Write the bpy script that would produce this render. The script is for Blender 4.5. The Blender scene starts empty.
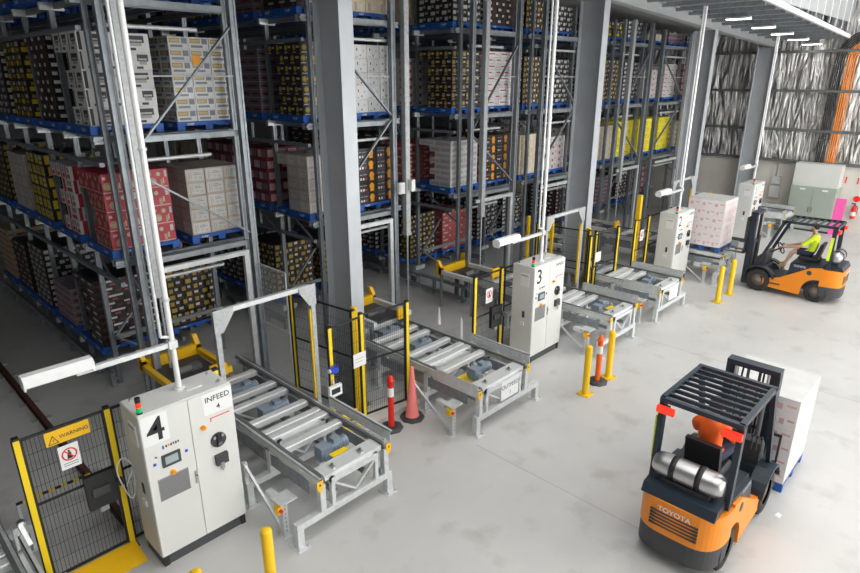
import bpy, math, random
from mathutils import Vector, Matrix
random.seed(7)
S = bpy.context.scene
COL = S.collection
R = math.radians
SKY = 3.2
FILL = 9.5
SKX = -2.0
EXPO = -0.03

# ------------------------------------------------------------------ materials
def mat(name, col, rough=.5, metal=0.0, var=0.0, scale=6.0, bump=0.0, bscale=40.0, spec=.5, emis=None, estr=1.0, col2=None, detail=4.0):
    m = bpy.data.materials.new(name); m.use_nodes = True
    nt = m.node_tree; b = nt.nodes['Principled BSDF']
    c = (*col, 1.0)
    b.inputs['Base Color'].default_value = c
    b.inputs['Roughness'].default_value = rough
    b.inputs['Metallic'].default_value = metal
    b.inputs['Specular IOR Level'].default_value = spec
    if var > 0 or bump > 0 or col2:
        tc = nt.nodes.new('ShaderNodeTexCoord')
        n = nt.nodes.new('ShaderNodeTexNoise'); n.inputs['Scale'].default_value = scale; n.inputs['Detail'].default_value = detail
        nt.links.new(tc.outputs['Object'], n.inputs['Vector'])
        if var > 0 or col2:
            cr = nt.nodes.new('ShaderNodeValToRGB')
            cr.color_ramp.elements[0].position = .3; cr.color_ramp.elements[1].position = .7
            d = col2 if col2 else tuple(max(0, x*(1-var)) for x in col)
            u = col if col2 else tuple(min(1, x*(1+var)) for x in col)
            cr.color_ramp.elements[0].color = (*d, 1); cr.color_ramp.elements[1].color = (*u, 1)
            nt.links.new(n.outputs['Fac'], cr.inputs['Fac']); nt.links.new(cr.outputs['Color'], b.inputs['Base Color'])
        if bump > 0:
            n2 = nt.nodes.new('ShaderNodeTexNoise'); n2.inputs['Scale'].default_value = bscale
            nt.links.new(tc.outputs['Object'], n2.inputs['Vector'])
            bp = nt.nodes.new('ShaderNodeBump'); bp.inputs['Strength'].default_value = bump; bp.inputs['Distance'].default_value = .02
            nt.links.new(n2.outputs['Fac'], bp.inputs['Height']); nt.links.new(bp.outputs['Normal'], b.inputs['Normal'])
    if name.startswith('c_') and not name.startswith('c_load'):
        oi = nt.nodes.new('ShaderNodeObjectInfo'); mr = nt.nodes.new('ShaderNodeMapRange'); mr.inputs['To Min'].default_value = .84; mr.inputs['To Max'].default_value = 1.06
        L = nt.links; L.new(oi.outputs['Random'], mr.inputs['Value'])
        mx = nt.nodes.new('ShaderNodeMixRGB'); mx.blend_type = 'MULTIPLY'; mx.inputs['Fac'].default_value = 1
        if b.inputs['Base Color'].is_linked: L.new(b.inputs['Base Color'].links[0].from_socket, mx.inputs['Color1'])
        else: mx.inputs['Color1'].default_value = c
        L.new(mr.outputs['Result'], mx.inputs['Color2']); L.new(mx.outputs['Color'], b.inputs['Base Color'])
    if emis:
        b.inputs['Emission Color'].default_value = (*emis, 1); b.inputs['Emission Strength'].default_value = estr
    return m

M = {}
def D(n, *a, **k): M[n] = mat(n, *a, **k)
D('galv', (.66,.69,.70), .4, .3, var=.10, scale=14)
D('galv_dark', (.30,.33,.36), .45, .5, var=.15, scale=10)
D('rack', (.26,.29,.315), .4, .35, var=.15, scale=8)
D('galv_mid', (.42,.44,.45), .45, .3, var=.15, scale=20)
D('rack_light', (.62,.65,.66), .4, .4, var=.1, scale=8)
D('column', (.43,.46,.49), .38, .1, var=.05, scale=2)
D('beam_grey', (.40,.42,.43), .5, .1, var=.06, scale=2)
D('cab', (.70,.71,.69), .35, 0, var=.02, scale=2)
D('plinth', (.06,.065,.07), .5)
D('white', (.82,.83,.83), .4)
D('offwhite', (.70,.71,.70), .5)
D('roller', (.72,.74,.75), .35, .25)
D('black', (.015,.015,.017), .5)
D('char', (.05,.05,.055), .55)
D('darkgrey', (.13,.135,.14), .55)
D('midgrey', (.30,.30,.31), .55)
D('yellow', (.90,.56,.01), .4)
D('yellow_bright', (.92,.66,.01), .45)
D('amber', (.90,.52,.01), .4)
D('orange', (.85,.26,.01), .38)
D('safety_orange', (.90,.15,.01), .5)
D('red', (.75,.02,.015), .45)
D('cone_pink', (.92,.25,.23), .5)
D('pallet_blue', (.012,.10,.42), .55, var=.25, scale=9)
D('motor', (.25,.31,.38), .4, .1)
D('blue', (.02,.06,.5), .4)
D('navy', (.018,.03,.045), .4)
D('tyre', (.03,.03,.03), .85, bump=.2)
D('hub', (.20,.18,.16), .55)
D('steel', (.55,.55,.56), .3, .9)
D('rust', (.22,.06,.025), .7)
D('rail', (.12,.05,.04), .6, .3)
D('glass_screen', (.35,.42,.45), .15)
D('green', (.0,.45,.12), .3)
D('greenlamp', (.0,.5,.15), .3, emis=(0,1,.3), estr=.12)
D('redlamp', (.8,.02,.01), .3, emis=(1,.06,.02), estr=.6)
D('concrete_wall', (.66,.63,.58), .8, var=.05, scale=1.5)
D('sage', (.36,.41,.36), .5)
D('pinkboard', (.90,.12,.42), .5)
D('conduit', (.80,.81,.81), .35, .1)
D('cable_black', (.02,.02,.022), .5)
D('cable_orange', (.80,.25,.03), .5)
D('wood', (.55,.36,.18), .75, var=.2, scale=20)
D('skin', (.62,.36,.25), .55)
D('hair', (.02,.016,.014), .6)
D('hivis', (.72,.90,.03), .6)
D('hivis_orange', (.95,.13,.01), .6)
D('navycloth', (.02,.025,.06), .8)
D('boot', (.45,.29,.12), .8)
D('lampwhite', (.9,.9,.9), .5, emis=(1,.98,.93), estr=9)
D('ledstrip', (.8,.8,.8), .4)
D('wire', (.012,.012,.014), .5)
D('wire_grey', (.45,.46,.47), .5, .2)
# carton prints
D('c_white', (.74,.75,.75), .55, var=.04); D('c_offwhite', (.60,.60,.59), .6, var=.05)
D('c_grey', (.42,.41,.41), .6, var=.06); D('c_kraft', (.52,.46,.40), .7, var=.07)
D('c_cream', (.62,.54,.40), .65, var=.05); D('c_tan', (.46,.36,.24), .7, var=.08)
D('c_red', (.46,.035,.055), .45, var=.12); D('c_brick', (.40,.10,.09), .6, var=.2)
D('c_black', (.018,.016,.016), .4); D('c_brown', (.10,.035,.02), .5)
D('c_yellow', (.85,.62,.03), .5); D('c_gold', (.45,.31,.05), .5); D('c_orange', (.90,.36,.01), .5)
D('c_lemon', (.85,.75,.05), .5); D('c_slate', (.22,.25,.32), .5); D('c_pink', (.72,.45,.46), .55)
D('c_purple', (.25,.20,.24), .6, var=.08); D('c_maroon', (.20,.03,.05), .5)
D('c_loadwhite', (.82,.76,.76), .25, var=.03)

def floor_mat():
    m = bpy.data.materials.new('polished_concrete'); m.use_nodes = True
    nt = m.node_tree; b = nt.nodes['Principled BSDF']; L = nt.links
    tc = nt.nodes.new('ShaderNodeTexCoord')
    n1 = nt.nodes.new('ShaderNodeTexNoise'); n1.inputs['Scale'].default_value = .45; n1.inputs['Detail'].default_value = 8; n1.inputs['Roughness'].default_value = .62
    n2 = nt.nodes.new('ShaderNodeTexNoise'); n2.inputs['Scale'].default_value = 1.6; n2.inputs['Detail'].default_value = 6
    n3 = nt.nodes.new('ShaderNodeTexNoise'); n3.inputs['Scale'].default_value = 60
    for n in (n1, n2, n3): L.new(tc.outputs['Object'], n.inputs['Vector'])
    r1 = nt.nodes.new('ShaderNodeValToRGB'); e = r1.color_ramp.elements
    e[0].position = .30; e[0].color = (.49,.49,.485,1); e[1].position = .68; e[1].color = (.58,.58,.57,1)
    L.new(n1.outputs['Fac'], r1.inputs['Fac'])
    r2 = nt.nodes.new('ShaderNodeValToRGB'); e = r2.color_ramp.elements
    e[0].position = .27; e[0].color = (.80,.79,.77,1); e[1].position = .44; e[1].color = (1,1,1,1)
    L.new(n2.outputs['Fac'], r2.inputs['Fac'])
    mx = nt.nodes.new('ShaderNodeMixRGB'); mx.blend_type = 'MULTIPLY'; mx.inputs['Fac'].default_value = 1
    L.new(r1.outputs['Color'], mx.inputs['Color1']); L.new(r2.outputs['Color'], mx.inputs['Color2'])
    L.new(mx.outputs['Color'], b.inputs['Base Color'])
    rr = nt.nodes.new('ShaderNodeMapRange'); rr.inputs['To Min'].default_value = .32; rr.inputs['To Max'].default_value = .5
    L.new(n2.outputs['Fac'], rr.inputs['Value']); L.new(rr.outputs['Result'], b.inputs['Roughness'])
    bp = nt.nodes.new('ShaderNodeBump'); bp.inputs['Strength'].default_value = .05; L.new(n3.outputs['Fac'], bp.inputs['Height']); L.new(bp.outputs['Normal'], b.inputs['Normal'])
    return m
M['floor'] = floor_mat()

def foil_mat():
    m = bpy.data.materials.new('foil_insulation'); m.use_nodes = True
    nt = m.node_tree; b = nt.nodes['Principled BSDF']; L = nt.links
    b.inputs['Metallic'].default_value = .85; b.inputs['Roughness'].default_value = .3
    tc = nt.nodes.new('ShaderNodeTexCoord'); mp = nt.nodes.new('ShaderNodeMapping'); mp.inputs['Scale'].default_value = (1, 3.2, .5)
    L.new(tc.outputs['Object'], mp.inputs['Vector'])
    n = nt.nodes.new('ShaderNodeTexNoise'); n.inputs['Scale'].default_value = 1.7; n.inputs['Detail'].default_value = 5; n.inputs['Distortion'].default_value = 1.2
    L.new(mp.outputs['Vector'], n.inputs['Vector'])
    r = nt.nodes.new('ShaderNodeValToRGB'); e = r.color_ramp.elements
    e[0].position = .36; e[0].color = (.17,.165,.16,1); e[1].position = .62; e[1].color = (.86,.85,.83,1)
    L.new(n.outputs['Fac'], r.inputs['Fac']); L.new(r.outputs['Color'], b.inputs['Base Color'])
    bp = nt.nodes.new('ShaderNodeBump'); bp.inputs['Strength'].default_value = 1.0; bp.inputs['Distance'].default_value = .22
    L.new(n.outputs['Fac'], bp.inputs['Height']); L.new(bp.outputs['Normal'], b.inputs['Normal'])
    return m
M['foil'] = foil_mat()

def roof_mat():
    m = mat('roof_sheet', (.38,.39,.39), .55, .1, var=.08, scale=1.0)
    return m
M['roof'] = roof_mat()

# ------------------------------------------------------------------ mesh builder
class MB:
    def __init__(s): s.v=[]; s.f=[]; s.m=[]; s.sm=[]; s.mats=[]
    def mi(s, n):
        if n not in s.mats: s.mats.append(n)
        return s.mats.index(n)
    def add(s, vs, fs, m, smooth=False):
        o = len(s.v); s.v += [tuple(v) for v in vs]; k = s.mi(m)
        for f in fs: s.f.append([o+i for i in f]); s.m.append(k); s.sm.append(smooth)
        return s
    def bx(s, x0,x1,y0,y1,z0,z1, m):
        v=[(x0,y0,z0),(x1,y0,z0),(x1,y1,z0),(x0,y1,z0),(x0,y0,z1),(x1,y0,z1),(x1,y1,z1),(x0,y1,z1)]
        return s.add(v,[(0,3,2,1),(4,5,6,7),(0,1,5,4),(1,2,6,5),(2,3,7,6),(3,0,4,7)],m)
    def rbx(s, x0,x1,y0,y1,z0,z1, m, c=.015):
        # box with chamfered vertical and top edges
        p=[(x0+c,y0),(x1-c,y0),(x1,y0+c),(x1,y1-c),(x1-c,y1),(x0+c,y1),(x0,y1-c),(x0,y0+c)]
        xm,ym=(x0+x1)/2,(y0+y1)/2
        q=[(a+(c if a<xm else -c), b+(c if b<ym else -c)) for a,b in p]
        v=[(a,b,z0) for a,b in p]+[(a,b,z1-c) for a,b in p]+[(a,b,z1) for a,b in q]
        f=[tuple(range(7,-1,-1)),tuple(range(16,24))]
        for i in range(8):
            j=(i+1)%8; f+=[(i,j,8+j,8+i),(8+i,8+j,16+j,16+i)]
        return s.add(v,f,m)
    def cyl(s, a,b,r, m, n=12, r2=None, caps=True):
        a,b=Vector(a),Vector(b); d=(b-a).normalized(); r2=r if r2 is None else r2
        t=Vector((0,0,1)) if abs(d.z)<.9 else Vector((1,0,0))
        u=d.cross(t).normalized(); w=u.cross(d)
        v=[]
        for p,q in ((a,r),(b,r2)):
            for i in range(n):
                th=2*math.pi*i/n; v.append(p+u*(math.cos(th)*q)+w*(math.sin(th)*q))
        s.add(v,[(i,n+i,n+(i+1)%n,(i+1)%n) for i in range(n)],m,True)
        if caps: s.add(v,[tuple(range(n)),tuple(range(2*n-1,n-1,-1))],m)
        return s
    def tube(s, pts, r, m, n=8):
        for a,b in zip(pts,pts[1:]): s.cyl(a,b,r,m,n)
        return s
    def bar(s, a,b,w,h, m, up=(0,0,1)):
        a,b=Vector(a),Vector(b); d=(b-a).normalized(); up=Vector(up)
        if abs(d.dot(up))>.98: up=Vector((0,1,0))
        u=d.cross(up).normalized()*(w/2); t=u.cross(d).normalized()*(h/2)
        v=[a-u-t,a+u-t,a+u+t,a-u+t,b-u-t,b+u-t,b+u+t,b-u+t]
        return s.add(v,[(0,1,2,3),(7,6,5,4),(0,4,5,1),(1,5,6,2),(2,6,7,3),(3,7,4,0)],m)
    def prism(s, poly, a0,a1, m, axis='x'):
        # poly in the two other axes
        def P(p,q,a):
            return (a,p,q) if axis=='x' else ((p,a,q) if axis=='y' else (p,q,a))
        n=len(poly); v=[P(p,q,a0) for p,q in poly]+[P(p,q,a1) for p,q in poly]
        f=[tuple(range(n)),tuple(range(2*n-1,n-1,-1))]+[(i,n+i,n+(i+1)%n,(i+1)%n) for i in range(n)]
        return s.add(v,f,m)
    def lathe(s, prof, m, n=24, c=(0,0,0), axis='z', caps=True):
        v=[]
        for r,h in prof:
            for i in range(n):
                t=2*math.pi*i/n; x,y=r*math.cos(t),r*math.sin(t)
                q=(x,y,h) if axis=='z' else ((h,x,y) if axis=='x' else (x,h,y))
                v.append((q[0]+c[0],q[1]+c[1],q[2]+c[2]))
        f=[]
        for k in range(len(prof)-1):
            for i in range(n):
                j=(i+1)%n; f.append((k*n+i,k*n+j,(k+1)*n+j,(k+1)*n+i))
        s.add(v,f,m,True)
        if caps: s.add(v[:n],[tuple(range(n))],m); s.add(v[-n:],[tuple(range(n))],m)
        return s
    def quad(s, pts, m): return s.add(pts,[tuple(range(len(pts)))],m)
    def ring(s, c, r0, r1, m, t=.002, axis='y', n=28):
        v=[]
        for r in (r0,r1):
            for i in range(n):
                a=2*math.pi*i/n
                v.append((c[0]+r*math.cos(a),c[1],c[2]+r*math.sin(a)))
        return s.add(v,[(i,(i+1)%n,n+(i+1)%n,n+i) for i in range(n)],m)
    def disc(s, c, r, m, n=20):
        return s.add([(c[0]+r*math.cos(2*math.pi*i/n),c[1],c[2]+r*math.sin(2*math.pi*i/n)) for i in range(n)],[tuple(range(n))],m)
    def text(s, txt, org, ux, uz, size, m, align='C'):
        vs,fs,w = text_geo(txt)
        ux,uz,org=Vector(ux),Vector(uz),Vector(org)
        ox = -w*size/2 if align=='C' else 0
        return s.add([org+ux*(x*size+ox)+uz*(y*size) for x,y in vs],fs,m)
    def mesh(s, name):
        me=bpy.data.meshes.new(name); me.from_pydata(s.v,[],s.f)
        for n in s.mats: me.materials.append(M[n])
        me.polygons.foreach_set('material_index',s.m); me.polygons.foreach_set('use_smooth',s.sm); me.update()
        return me
    def build(s, name, parent=None, loc=None):
        o=bpy.data.objects.new(name,s.mesh(name)); COL.objects.link(o)
        if parent: o.parent=parent
        if loc is not None: o.location=loc
        return o
_tc={}
def text_geo(txt):
    if txt not in _tc:
        cu=bpy.data.curves.new('lettering','FONT'); cu.body=txt; cu.size=1.0; cu.resolution_u=3; cu.offset=.009; cu.fill_mode='FRONT'
        ob=bpy.data.objects.new('lettering',cu); COL.objects.link(ob)
        dg=bpy.context.evaluated_depsgraph_get(); me=bpy.data.meshes.new_from_object(ob.evaluated_get(dg))
        vs=[(v.co.x,v.co.y) for v in me.vertices]; fs=[tuple(p.vertices) for p in me.polygons]
        w=max(v[0] for v in vs) if vs else 0
        bpy.data.objects.remove(ob); bpy.data.curves.remove(cu); bpy.data.meshes.remove(me)
        _tc[txt]=(vs,fs,w)
    return _tc[txt]

def tag(o, label, cat, group=None, kind=None):
    o['label']=label; o['category']=cat
    if group: o['group']=group
    if kind: o['kind']=kind
    return o
def thing(name, label, cat, loc=(0,0,0), rz=0, group=None):
    o=bpy.data.objects.new(name,None); COL.objects.link(o); o.location=loc; o.rotation_euler=(0,0,rz); o.empty_display_size=.1
    return tag(o,label,cat,group)
def struct(name, mb):
    o=mb.build(name); o['kind']='structure'; return o
def copy_tree(o, loc=None, rz=None, parent=None):
    c=o.copy(); COL.objects.link(c)
    if parent: c.parent=parent
    if loc is not None: c.location=loc
    if rz is not None: c.rotation_euler=(0,0,rz)
    for ch in o.children: copy_tree(ch,parent=c)
    return c
ORD=['front','second','third','fourth','fifth','sixth','seventh','eighth']
LEV=['bottom','second','third','top']
CABWORD=['cabinet 4','cabinet 3','cabinet 2','cabinet 1']
def wb(mb, name, parent):
    L=parent.location; p=parent.parent
    ox,oy,oz=L
    if p: ox+=p.location[0]; oy+=p.location[1]; oz+=p.location[2]
    mb.v=[(x-ox,y-oy,z-oz) for x,y,z in mb.v]
    return mb.build(name,parent)

# ------------------------------------------------------------------ the building
RZ=lambda x: 8.13-.045*(x-14.8)
struct('floor', MB().bx(-14,29.5,-14,36,-.3,0,'floor'))
struct('wall_east', MB().bx(29.2,29.5,-14,36,0,2.62,'concrete_wall').bx(29.2,29.5,-14,36,2.62,2.66,'galv_dark'))
def foil_wall():
    m=MB(); n=260; y0,y1=-14,24; z=[2.66,3.95,5.5,7.0,10.6]; rng=random.Random(3); rows=[]
    for zz in z:
        rows.append([(29.22+rng.uniform(-.03,.03)*(0 if zz in(2.66,) else 1),y0+(y1-y0)*i/n,zz) for i in range(n+1)])
    v=[p for r in rows for p in r]; f=[]
    for k in range(len(z)-1):
        for i in range(n): f.append((k*(n+1)+i,(k+1)*(n+1)+i,(k+1)*(n+1)+i+1,k*(n+1)+i+1))
    m.add(v,f,'foil'); m.bx(29.3,29.5,y0,36,2.66,12.2,'galv_dark'); return m
struct('wall_east_lining', foil_wall())
struct('wall_north', MB().bx(-14,29.5,36,36.3,0,13.5,'darkgrey'))
struct('wall_south', MB().bx(-14,29.5,-14.3,-14,0,11,'offwhite'))
M['added_fill']=mat('added_fill_panel',(.9,.9,.9),.5,emis=(1.0,.985,.96),estr=FILL)
for q,(x0,x1) in enumerate(((5,11),(14,20),(22,28))): struct('door_%d'%(q+1), MB().bx(x0,x1,-13.99,-13.97,0.05,5.2,'added_fill'))  # glowing panels added on the unseen south wall to light the rack fronts
struct('wall_west', MB().bx(-14.3,-14,-14,36,0,14,'offwhite'))
t=1
for z in (2.7,3.95,5.5,7.0):
    struct('trim_%d'%t, MB().bx(29.02,29.2,-14,10.6,z-.05,z+.05,'darkgrey')); t+=1
for z,r,c in ((8.05,.06,'white'),(8.7,.13,'conduit'),(9.4,.12,'white')):
    struct('trim_%d'%t, MB().cyl((28.9,-14,z),(28.9,5.4,z),r,c,12)); t+=1
# roof over the racks, falling towards the end wall, with purlins
def slope_slab(x0,x1,y0,y1,dz0,dz1,m,mb):
    v=[]
    for dz in (dz0,dz1):
        v+=[(x0,y0,RZ(x0)+dz),(x1,y0,RZ(x1)+dz),(x1,y1,RZ(x1)+dz),(x0,y1,RZ(x0)+dz)]
    return mb.add(v,[(0,3,2,1),(4,5,6,7),(0,1,5,4),(1,2,6,5),(2,3,7,6),(3,0,4,7)],m)
struct('ceiling', slope_slab(-14,29.4,5.66,8.2,0,.08,'roof',MB()))
def RY(x,y): return RZ(x)+max(0,y-8.2)*.12
rk=MB(); v=[]
for dz in (0,.08): v+=[(-14,8.2,RY(-14,8.2)+dz),(29.4,8.2,RY(29.4,8.2)+dz),(29.4,36,RY(29.4,36)+dz),(-14,36,RY(-14,36)+dz)]
rk.add(v,[(0,3,2,1),(4,5,6,7),(0,1,5,4),(1,2,6,5),(2,3,7,6),(3,0,4,7)],'roof'); struct('ceiling_rack_hall',rk)
pm=MB()
x=-13.5
while x<29:
    pm.bx(x,x+.06,5.7,8.1,RZ(x)-.1,RZ(x)-.004,'galv_dark'); pm.bx(x,x+.15,5.7,8.1,RZ(x)-.112,RZ(x)-.1,'galv_dark'); x+=.95
struct('ceiling_purlins', pm)
struct('trim_%d'%t, slope_slab(-14,29.2,5.57,5.66,-.06,.08,'white',MB())); t+=1
hm=MB()
x=12.
while x<29: hm.cyl((x,5.55,RZ(x)+.1),(x,5.55,10.4),.012,'lampwhite' if 0 else 'white',6); x+=.95
struct('trim_%d'%t, hm); t+=1
# high roof over the aisle with skylight strips
rm=MB(); 
for y0,y1 in ((-14,-10.6),(-8.2,-6.2),(-3.8,-1.8),(.6,2.6),(4.6,5.66)): rm.bx(-14,29.5,y0,y1,10.4,10.5,'beam_grey')
rm.bx(-14,29.5,5.66,5.7,8.0,10.5,'beam_grey')
rm.bx(-14,SKX,-10.6,4.6,10.4,10.5,'beam_grey'); struct('ceiling_aisle', rm)
M['sky']=mat('skylight_sheet',(.9,.9,.9),.5,emis=(1.0,.985,.96),estr=SKY)
w=1
for y0,y1 in ((-10.6,-8.2),(-6.2,-3.8),(-1.8,.6),(2.6,4.6)):
    struct('window_%d'%w, MB().bx(SKX,29.5,y0,y1,10.42,10.46,'sky')); w+=1
# eaves rafter along the columns
bm=MB()
def ib(x0,x1,y0,y1,zb,zt,m,mb):
    v=[]
    for a,b in ((zb,zt),):
        v=[(x0,y0,RZ(x0)+a),(x1,y0,RZ(x1)+a),(x1,y1,RZ(x1)+a),(x0,y1,RZ(x0)+a),(x0,y0,RZ(x0)+b),(x1,y0,RZ(x1)+b),(x1,y1,RZ(x1)+b),(x0,y1,RZ(x0)+b)]
    return mb.add(v,[(0,3,2,1),(4,5,6,7),(0,1,5,4),(1,2,6,5),(2,3,7,6),(3,0,4,7)],m)
ib(-14,29.2,7.98,8.24,-.32,-.29,'beam_grey',bm); ib(-14,29.2,8.1,8.12,-.29,-.03,'beam_grey',bm); ib(-14,29.2,7.98,8.24,-.03,0,'beam_grey',bm)
o=bm.build('eaves_beam'); tag(o,'long grey steel beam under the roof joining the column heads','beam')
def column(x, label):
    o=thing('steel_column',label,'column',(x,8.0,0),group='portal columns')
    zt=RZ(x)-.32; b=.28; d=.68
    m=MB(); m.bx(-b/2,b/2,0,.022,0,zt,'column'); m.bx(-b/2,b/2,d-.022,d,0,zt,'column'); m.bx(-.009,.009,.022,d-.022,0,zt,'column')
    m.build('i_section',o)
    m=MB(); m.bx(-.2,.2,-.06,d+.06,0,.02,'galv_dark')
    for a in (-.15,.15):
        for c in (-.02,d+.02): m.cyl((a,c,.02),(a,c,.06),.016,'galv_dark',6)
    m.build('base_plate',o); return o
column(6.46,'grey steel I-section column behind the fence corner beside outfeed 1')
column(14.62,'grey steel I-section column just past cabinet 3')
column(22.0,'grey steel I-section column behind the wrapped load on the conveyor')
column(28.75,'grey steel I-section column standing against the foil lined end wall')
column(-1.7,'grey steel I-section column outside the frame past the left gate') if 0 else None
# lamps under the roof edge
for i,x in enumerate((20.1,22.5,24.6,26.7,28.7)):
    o=thing('roof_lamp','small white lamp under the roof edge, %s from the end wall'%['fifth','fourth','third','second','first'][i],'lamp',(x,6.75,RZ(x)),group='roof lamps')
    MB().bx(-.02,.02,-.25,.25,-.2,-.004,'galv_dark').build('bracket',o)
    MB().prism([(-.12,-.26),(.12,-.26),(.07,-.2),(-.07,-.2)],-.33,.33,'white','y').build('housing',o)
    MB().bx(-.11,.11,-.32,.32,-.275,-.26,'lampwhite').build('diffuser',o)

# ------------------------------------------------------------------ pallet racks
LZ=[.62,3.0,5.1,7.2]; PITCH=1.62; Y0=10.95; PD=1.28; PW=1.2
def rowy(k): return Y0+PITCH*k
BLK=[ # uprights, pallet extents, rows on the visible flank, zig, duct side, label words
 dict(u=(3.72,5.92),p=(3.45,6.10),n=6,odd=True, duct=3.88,lab='pallet rack behind cabinet 4 and infeed 4'),
 dict(u=(7.88,9.74),p=(7.60,10.22),n=5,odd=False,duct=9.98,lab='pallet rack behind outfeed 1'),
 dict(u=(12.52,14.5),p=(12.25,14.9),n=5,odd=True,duct=12.85,lab='pallet rack behind cabinet 3'),
 dict(u=(15.72,17.7),p=(15.4,18.0),n=3,odd=False,duct=None,lab='pallet rack partly hidden behind the column past cabinet 3'),
 dict(u=(20.5,22.6),p=(20.25,22.85),n=4,odd=True,duct=20.85,lab='pallet rack with black cartons behind cabinet 2'),
 dict(u=(23.7,26.2),p=(23.35,26.35),n=3,odd=False,duct=25.9,lab='pallet rack with yellow cartons behind cabinet 2'),
 dict(u=(27.0,28.55),p=(26.95,28.4),n=3,odd=True,duct=None,lab='pallet rack nearest the foil lined end wall'),
]
def upright(mb,x,y,z0,z1,w=.12,d=.11,m='rack'):
    # channel section opening to the back, with front grooves
    t=.012
    p=[(x-w/2,y),(x-w*.2,y),(x-w*.2,y+.014),(x+w*.2,y+.014),(x+w*.2,y),(x+w/2,y),(x+w/2,y+d),(x+w/2-.03,y+d),(x+w/2-.03,y+d-t),(x+w/2-t,y+d-t),(x+w/2-t,y+.03),(x-w/2+t,y+.03),(x-w/2+t,y+d-t),(x-w/2+.03,y+d-t),(x-w/2+.03,y+d),(x-w/2,y+d)]
    return mb.prism(p,z0,z1,m,'z')
def rack(i,b):
    u0,u1=b['u']; p0,p1=b['p']; n=b['n']
    o=thing('pallet_rack',b['lab'],'rack',(u0,10.5,0),group='pallet racks')
    yend=rowy(n)+.1
    ztop=RZ(p1)+.1
    for x in (u0,u1):
        m=MB(); upright(m,x,10.45,0,ztop,.12,.12); m.bx(x-.09,x+.09,10.42,10.6,0,.015,'galv_dark'); wb(m,'upright',o)
    for k in range(n+1):
        for x in (p0+.17,p1-.17):
            if k==0: y=10.78
            else: y=rowy(k)-.22
            m=MB(); upright(m,x,y,0,ztop,.085,.09,'rack'); wb(m,'upright',o)
    for li,z in enumerate(LZ):
        if z>RZ(u0)-.4: continue
        if li>0:
            m=MB(); m.bx(p0-.02,p1+.02,10.83,10.89,z-.125,z-.005,'rack'); m.bx(p0-.02,p1+.02,10.80,10.83,z-.04,z-.005,'rack'); m.bx(p0-.02,p1+.02,10.80,10.83,z-.125,z-.09,'rack'); wb(m,'cross_beam',o)
            wb(MB().bx(u0,u1,10.57,10.63,z-.12,z-.02,'rack'),'tie_beam',o)
            # roller arm below the level
            xa,xb=(u0,u0+.72*(u1-u0)) if b['odd'] else (u1,u1-.72*(u1-u0))
            m=MB(); m.cyl((xa,10.66,z-.42),(xb,10.66,z-.42),.035,'rack_light',10); m.cyl((xb,10.66,z-.42),(xb,10.85,z-.42),.03,'rack_light',8); wb(m,'spacer_tube',o)
        y0=10.85 if li>0 else rowy(1)-.25
        for x in (p0+.22,p0+PW-.12,p1-PW+.12,p1-.22):
            wb(MB().bx(x-.03,x+.03,y0,yend,z-.1,z-.003,'rack'),'support_rail',o)
        wb(MB().bx(p0+.03,p0+.11,10.9 if li>0 else y0,yend,z-.5,z-.43,'galv_dark'),'guide_rail',o)
        for k in range(0 if li>0 else 1,n+1):
            y=rowy(k)-.27 if k else 10.9
            wb(MB().bx(p0-.02,p0+.36,y,y+.09,z-.12,z-.004,'rack_light'),'pallet_arm',o)
    m=MB(); m.bx(p0-.02,p0+.06,rowy(1)-.3,yend,.22,.3,'galv_dark')
    for k in range(1,n+1): m.bx(p0-.02,p0+.06,rowy(k)-.3,rowy(k)-.2,0,.22,'galv_dark'); m.bx(p0-.02,p0+.06,rowy(k)+.55,rowy(k)+.65,0,.22,'galv_dark')
    wb(m,'base_rail',o)
    # zig-zag bracing in the front plane
    zz=[(1,3.1),(0,4.62),(1,6.9)] if b['odd'] else [(0,3.3),(1,5.15),(0,6.9)]
    X=(u0,u1)
    for (a,za),(c,zc) in zip(zz,zz[1:]):
        wb(MB().bar((X[a],10.52,za),(X[c],10.52,zc),.03,.07,'rack',(0,1,0)),'brace',o)
    wb(MB().bar((X[zz[1][0]],10.52,zz[1][1]),(X[1-zz[1][0]],10.52,zz[1][1]+.9),.02,.02,'rack',(0,1,0)) if 0 else MB().cyl((u0,10.53,6.03),(u1,10.53,6.03),.014,'rack_light',6),'tie_rod',o)
    # lower bracing at the back of the feeding bay
    yb=12.2
    for x0,x1,z0,z1 in ((p0+.17,p0+.95,1.1,1.95),(p0+.17,p0+.9,1.1,.55),):
        wb(MB().bar((x0,yb,z0),(x1,yb,z1),.03,.06,'rack',(0,1,0)),'brace',o)
    wb(MB().bx(p0+.17,p1-.17,yb-.03,yb+.03,1.05,1.13,'rack'),'tie_beam',o)
    # flank bracing
    for k in range(0,min(n,3)):
        y0,y1=rowy(k)+.05,rowy(k+1)-.2
        for z0,z1 in ((2.0,2.8),(4.7,4.1)): wb(MB().bar((p0+.5,y0,z0),(p0+.5,y1,z1),.03,.05,'rack'),'brace',o)
    # white goal frame under the second level
    m=MB(); m.bx(u0+.1,u1-.22,10.33,10.36,2.76,2.85,'rack_light'); m.bx(u0+.1,u1-.22,10.36,10.42,2.83,2.85,'rack_light'); m.bx(u0+.1,u1-.22,10.36,10.42,2.76,2.78,'rack_light'); wb(m,'goal_beam',o)
    wb(MB().bx(u1-.32,u1-.22,10.33,10.42,.015,2.76,'rack_light').bx(u1-.37,u1-.17,10.29,10.44,0,.015,'galv_dark'),'goal_leg',o)
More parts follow.
